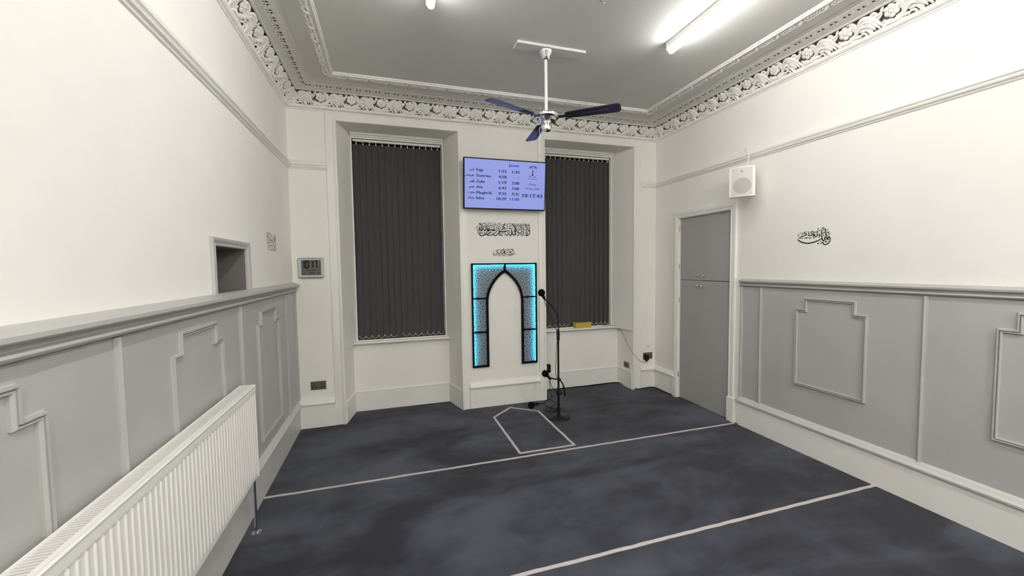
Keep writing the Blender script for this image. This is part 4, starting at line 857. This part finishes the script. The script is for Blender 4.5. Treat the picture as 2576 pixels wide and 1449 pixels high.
def microphone(loc, ax, foam_r, label, blen=0.085, lead=None):
    ax = Vector(ax).normalized(); L_ = Vector(loc); t = thing('microphone', label, 'microphone', loc, 'microphones')
    b = MB(loc); b.ball(L_, foam_r, 20, 14, (1, 1, 1.03)); b.build('foam_windshield', M_FOAM, t, smooth=True)
    b = MB(loc); b.tube([L_+ax*foam_r*0.6, L_+ax*(foam_r+0.02), L_+ax*(foam_r+blen), L_+ax*(foam_r+blen+0.012)], [0.017, 0.0155, 0.0115, 0.0095], sides=14); b.build('body', M_BLACK, t, smooth=True)
    if lead:
        tag(MB(lead[0]).tube(smoothpath(lead, 5), 0.0028, sides=6).build('microphone_cable', M_BLACK, smooth=True), 'thin black cable running from the '+label, 'cable')
    return t
microphone((2.385, -0.60, 1.330), (0.45, 0.05, -0.85), 0.037, 'foam covered microphone at the top of the curved gooseneck', 0.03,
           [(2.410, -0.598, 1.268), (2.432, -0.598, 1.20), (2.465, -0.598, 1.12), (2.52, -0.598, 1.00), (SX-0.014, SY-0.016, 0.90), (SX-0.022, SY-0.014, 0.78), (SX-0.032, SY-0.014, 0.62), (SX-0.040, SY-0.02, 0.50), (SX-0.025, SY-0.02, 0.43), (SX-0.012, SY-0.016, 0.38), (SX-0.016, SY-0.016, 0.25), (SX-0.02, SY-0.018, 0.12), (SX-0.024, SY+0.06, 0.028), (SX-0.03, SY+0.15, 0.006)])
microphone((2.412, -0.61, 0.495), (0.62, 0.0, -0.62), 0.035, 'foam covered microphone clipped halfway down the stand', 0.045,
           [(2.462, -0.61, 0.43), (2.475, -0.606, 0.38), (2.50, -0.603, 0.33), (2.54, -0.602, 0.285), (SX-0.018, SY-0.014, 0.255)])
microphone((2.395, -0.225, 0.037), (0.86, 0.42, -0.06), 0.037, 'foam covered microphone lying on the carpet behind the stand', 0.075,
           [(2.490, -0.178, 0.028), (2.55, -0.145, 0.012), (2.63, -0.075, 0.008), (2.690, -0.035, 0.007), (2.72, -0.09, 0.006), (2.715, -0.18, 0.006), (2.64, -0.25, 0.006), (2.56, -0.30, 0.006), (2.505, -0.345, 0.006), (2.53, -0.395, 0.006), (2.60, -0.41, 0.007), (2.66, -0.40, 0.012), (2.60, -0.34, 0.014), (2.57, -0.24, 0.010), (2.575, -0.17, 0.008), (2.62, -0.08, 0.012), (2.690, -0.033, 0.014)])
lp_ = smoothpath([(SX-0.03, SY+0.15, 0.007), (SX+0.06, SY+0.16, 0.006), (SX+0.135, SY+0.20, 0.006), (SX+0.12, SY+0.26, 0.006), (SX+0.03, SY+0.25, 0.007), (SX-0.04, SY+0.20, 0.008), (SX-0.03, SY+0.155, 0.012)], 5)
tag(MB(lp_[0]).tube(lp_, 0.003, sides=6).build('coiled_cable', M_BLACK, smooth=True), 'small loop of black cable on the carpet behind the stand base', 'cable')

# ---- carpet tape
def tape(name, pts, w, label, closed=False):
    b = MB(pts[0]+(0,)); rn = random.Random(len(pts)); P_ = [Vector((*p, 0.0)) for p in pts]
    seq = P_+([P_[0]] if closed else [])
    for a, c in zip(seq, seq[1:]):
        n = max(2, int((c-a).length/0.06)); q = []
        nr = Vector((-(c-a).y, (c-a).x, 0)).normalized()
        for i in range(n+1):
            p = a+(c-a)*i/n
            if 0 < i < n: p = p+nr*rn.uniform(-0.002, 0.002)
            q.append(p+Vector((0, 0, 0.0002)))
        if closed or True: q[0] = q[0]-(c-a).normalized()*w*0.0; 
        b.ribbon(q, [w*rn.uniform(0.93, 1.07) for _ in q], (0, 0, 1), 0.0022)
        b.lathe([(w*0.5, 0.0003), (w*0.5, 0.0023)], (c.x, c.y, 0), 10) if closed else None
    ob_ = b.build(name, M_TAPE); tag(ob_, label, 'floor tape'); return ob_
tape('carpet_tape', [(0.024, -1.268), (W-0.03, -1.290)], 0.024, 'long pale tape line across the carpet, nearer the windows')
tape('carpet_tape', [(0.024, -2.491), (W-0.024, -2.494)], 0.024, 'long pale tape line across the carpet, nearer the viewer')
tape('carpet_tape_outline', [(2.178, -0.122), (2.44, -0.327), (2.443, -1.215), (1.935, -1.212), (1.929, -0.345)], 0.024, 'pale tape in the shape of a pointed prayer spot before the arched panel', True)

# ---- radiator on the left wall
RX0, RX1, RYE, RYS, RZ0, RZ1 = 0.036, 0.118, -1.66, -3.56, 0.345, 0.915
t = thing('radiator', 'long white ribbed panel radiator along the left wall', 'radiator', (0.07, (RYE+RYS)/2, RZ0)); o = t.location
b = MB(o)
def fins(b, xf, sgn):
    # pressed panel with convex flutes facing sgn*x; flat band at top and bottom
    p = 0.0333; n = int((RYE-RYS-0.03)/p); y = RYE-0.018
    b.box(min(xf, xf-sgn*0.012), max(xf, xf-sgn*0.012), RYS+0.004, RYE-0.004, RZ0+0.004, RZ1-0.012)
    for i in range(n):
        ya, yb_ = y-p*i-0.0100, y-p*(i+1)+0.0110; ym = (ya+yb_)/2; hw = (ya-yb_)/2
        zs = [(RZ0+0.022, 0.2, 0.0), (RZ0+0.034, 0.8, 0.8), (RZ0+0.050, 1, 1), (RZ1-0.078, 1, 1), (RZ1-0.062, 1, 1), (RZ1-0.055, 0.9, 0.0)]
        vs = []
        for z, kw, kh in zs:
            for q, h in ((1, 0), (0.8, 0.0026), (0.35, 0.0043), (-0.35, 0.0043), (-0.8, 0.0026), (-1, 0)): vs.append((xf+sgn*(h*kh-0.0003), ym+hw*q*kw, z))
        fs = [(r*6+j, r*6+j+1, (r+1)*6+j+1, (r+1)*6+j) for r in range(5) for j in range(5)]+[(0, 1, 2, 3, 4, 5), (30, 31, 32, 33, 34, 35)]
        b.add(vs, fs)
fins(b, RX1-0.010, 1); b.build('front_panel', M_RAD, t, smooth=True)
MB(o).box(RX0, RX0+0.010, RYS+0.004, RYE-0.004, RZ0+0.004, RZ1-0.012).build('back_panel', M_RAD, t)
b = MB(o); b.box(RX0+0.012, RX1-0.020, RYS+0.01, RYE-0.01, RZ0+0.03, RZ1-0.040); b.build('convector_core', M_DARKIN, t)
b = MB(o)
for y in (RYE, RYS): b.box(RX0, RX1-0.004, y-0.002, y+0.002, RZ0, RZ1-0.004, 0.001)
b.box(RX0, RX0+0.004, RYS, RYE, RZ1-0.012, RZ1, 0.001)
b.build('side_cover', M_RAD, t)
b = MB(o); prof = [(RX1-0.022, RZ1-0.006), (RX1-0.022, RZ1-0.001), (RX1-0.012, RZ1-0.004), (RX1-0.004, RZ1-0.004), (RX1+0.001, RZ1-0.009), (RX1-0.001, RZ1-0.018), (RX1-0.008, RZ1-0.018), (RX1-0.010, RZ1-0.010)]
b.sweep(prof, [lambda d, z: (d, RYS, z), lambda d, z: (d, RYE+0.001, z)], closed=True)
b.box(RX1-0.0105, RX1-0.0015, RYS+0.002, RYE, RZ1-0.047, RZ1-0.016)
b.build('top_lip', M_RAD, t, smooth=True)
b = MB(o); p = 0.0125; n = int((RYE-RYS)/p)
for i in range(n):
    y = RYE-0.010-p*i; b.box(RX0+0.004, RX1-0.020, y-0.0062, y, RZ1-0.008, RZ1-0.004)
for x in (RX0+0.006, RX1-0.026): b.box(x, x+0.003, RYS+0.004, RYE-0.004, RZ1-0.011, RZ1-0.006)
gr = b.build('top_grille', M_RAD, t)
b = MB(o); b.lathe([(0.0085, 0.004), (0.0085, 0.34)], (0.088, RYE-0.012, 0), 14); pp = b.build('tail_pipe', M_CHROME, t, smooth=True)
MB(o).lathe([(0.026, 0.001), (0.027, 0.003), (0.020, 0.008), (0.010, 0.012)], (0.088, RYE-0.012, 0), 22).build('floor_collar', M_CHROME, pp, smooth=True)

# ---- built-in cupboard on the right wall
t = thing('built_in_cupboard', 'tall grey four door cupboard set in a white frame on the right wall', 'cupboard', (W, -0.82, 0)); o = t.location
b = MB(o); YA, YB = CY0, CY1
AR = [(0, 0.0), (0, 0.018), (0.008, 0.024), (0.016, 0.022), (0.020, 0.014), (0.028, 0.014), (0.034, 0.024), (0.046, 0.026), (0.066, 0.024), (0.068, 0.0)]
b.sweep(AR, [lambda e, p: (W-p, YA-e, 0.25), lambda e, p: (W-p, YA-e, CZ+e), lambda e, p: (W-p, YB+e, CZ+e), lambda e, p: (W-p, YB+e, 0.25)], closed=True)
b.box(W-0.012, W, -1.323, YA-0.066, 0.25, 1.46)
for y in (YA, YB): b.box(W, W+0.035, y-0.006 if y == YB else y, y if y == YB else y+0.006, 0, CZ)
b.box(W, W+0.035, YA, YB, CZ-0.006, CZ)
b.build('door_frame', M_TRIM, t, smooth=True)
for ya, yb_ in ((YA-0.088, YA+0.002), (YB-0.002, YB+0.068)): MB(o).box(W-0.038, W+0.001, ya, yb_, 0, 0.252, 0.004).build('plinth_block', M_TRIM, t)
MB(o).box(W+0.036, W+0.38, YA, YB, 0.0, CZ).build('carcass', M_DARKIN, t)
ym = -0.800; zs_ = 1.418
for nm, (ya, yb_, z0, z1, dx), kn in (('door', (ym+0.0015, YB-0.008, zs_+0.002, CZ-0.009, 0.0), (-0.757, 1.474)), ('door', (YA+0.008, ym-0.0015, zs_+0.003, CZ-0.010, 0.001), (-0.842, 1.475)),
                                       ('door', (-0.785, YB-0.008, 0.006, zs_-0.002, 0.0), (-0.752, 1.358)), ('door', (YA+0.008, -0.789, 0.004, zs_-0.003, -0.006), (-0.821, 1.357))):
    d = MB(o).box(W+0.010+dx, W+0.029+dx, ya, yb_, z0, z1, 0.0012).build(nm, M_DOOR, t)
    x = W+0.010+dx
    MB(o).lathe([(0.006, -0.001), (0.005, -0.010), (0.009, -0.014), (0.0135, -0.020), (0.0135, -0.026), (0.009, -0.032), (0.002, -0.034)], (x, kn[0], kn[1]), 16, 'x').build('knob', M_CHROME, d, smooth=True)
for z in (0.25, 1.15, 1.55, 1.98): MB(o).tube([(W-0.003, YB-0.004, z), (W-0.003, YB-0.004, z+0.06)], 0.0045, sides=8).build('hinge', M_STEEL, t)

# ---- wall speaker
t = thing('wall_speaker', 'white wall speaker hung below the picture rail above the cupboard', 'speaker', (4.055, -1.455, 2.342), rot=(0, 0, math.radians(-53)))
# local frame: +x right as seen from the front, -y front
hw, hh = 0.102, 0.133
b = MB()
def fr_(x): return -0.085-0.022*(1-(x/hw)**2)
cols = [-hw, -hw*0.8, -hw*0.4, 0, hw*0.4, hw*0.8, hw]
poly = [(x, fr_(x)) for x in cols]+[(hw, -0.02), (hw*0.62, 0.075), (-hw*0.62, 0.075), (-hw, -0.02)]
b.prism(poly, -hh, hh); b.build('cabinet', M_WPLAS, t, smooth=True)
def gpanel(xa, xb, za, zb, off, nm, m, n=8):
    b = MB(); vs = []
    for i in range(n+1):
        x = xa+(xb-xa)*i/n; vs += [(x, fr_(x)-off, za), (x, fr_(x)-off, zb), (x, fr_(x)+0.004, za), (x, fr_(x)+0.004, zb)]
    fs = []
    for i in range(n):
        a, c = i*4, i*4+4; fs += [(a, c, c+1, a+1), (a+2, a+3, c+3, c+2), (a, a+2, c+2, c), (a+1, c+1, c+3, a+3)]
    fs += [(0, 1, 3, 2), (n*4, n*4+2, n*4+3, n*4+1)]; b.add(vs, fs); return b.build(nm, m, t)
g = gpanel(-hw+0.022, hw-0.018, -hh+0.008, hh-0.008, 0.0015, 'grille', M_GRILL)
def disc(r, cx, cz, off, nm, m):
    b = MB(); n = 28; K = 6; vs = []
    for k in range(1, K+1):
        for i in range(n):
            x = cx+r*k/K*math.cos(2*PI*i/n); vs.append((x, fr_(x)-off, cz+r*k/K*math.sin(2*PI*i/n)))
    vs.append((cx, fr_(cx)-off, cz)); c0 = K*n
    fs = [(c0, i, (i+1) % n) for i in range(n)]+[(k*n+i, (k+1)*n+i, (k+1)*n+(i+1) % n, k*n+(i+1) % n) for k in range(K-1) for i in range(n)]
    vs += [(x, y+0.0008, z) for x, y, z in vs]; N1 = c0+1; fs += [tuple(N1+q for q in reversed(f)) for f in fs]
    fs += [((K-1)*n+i, (K-1)*n+(i+1) % n, N1+(K-1)*n+(i+1) % n, N1+(K-1)*n+i) for i in range(n)]
    b.add(vs, fs); b.build(nm, m, g)
disc(0.072, 0.004, -0.040, 0.0028, 'woofer', M_CONE); disc(0.014, 0.0, 0.088, 0.0028, 'tweeter', M_CONE)
for x in (-hw+0.030, hw-0.026):
    for z in (-hh+0.022, 0.030, hh-0.022): disc(0.0035, x, z, 0.0028, 'screw', M_CONE)
MB().box(-0.03, 0.03, 0.02, 0.085, -hh-0.022, -hh, 0.004).build('bracket', M_WPLAS, t)
MB().tube([(0, 0.06, -hh-0.012), (-0.01, 0.11, -hh-0.008), (-0.02, 0.155, 0.0)], 0.012, sides=10).build('bracket_arm', M_WPLAS, t)
cb = smoothpath([(4.058, -1.462, 2.474), (4.10, -1.440, 2.500), (4.140, -1.425, 2.54), (4.150, -1.425, 2.60), (4.152, -1.415, 2.655), (4.166, -1.385, 2.690), (4.190, -1.345, 2.685), (4.198, -1.325, 2.672)], 5)
tag(MB((4.11, -1.4, 2.5)).tube(cb, 0.0042, sides=7).build('speaker_cable', M_WPLAS, smooth=True), 'white cable looping over the picture rail down to the speaker', 'cable')
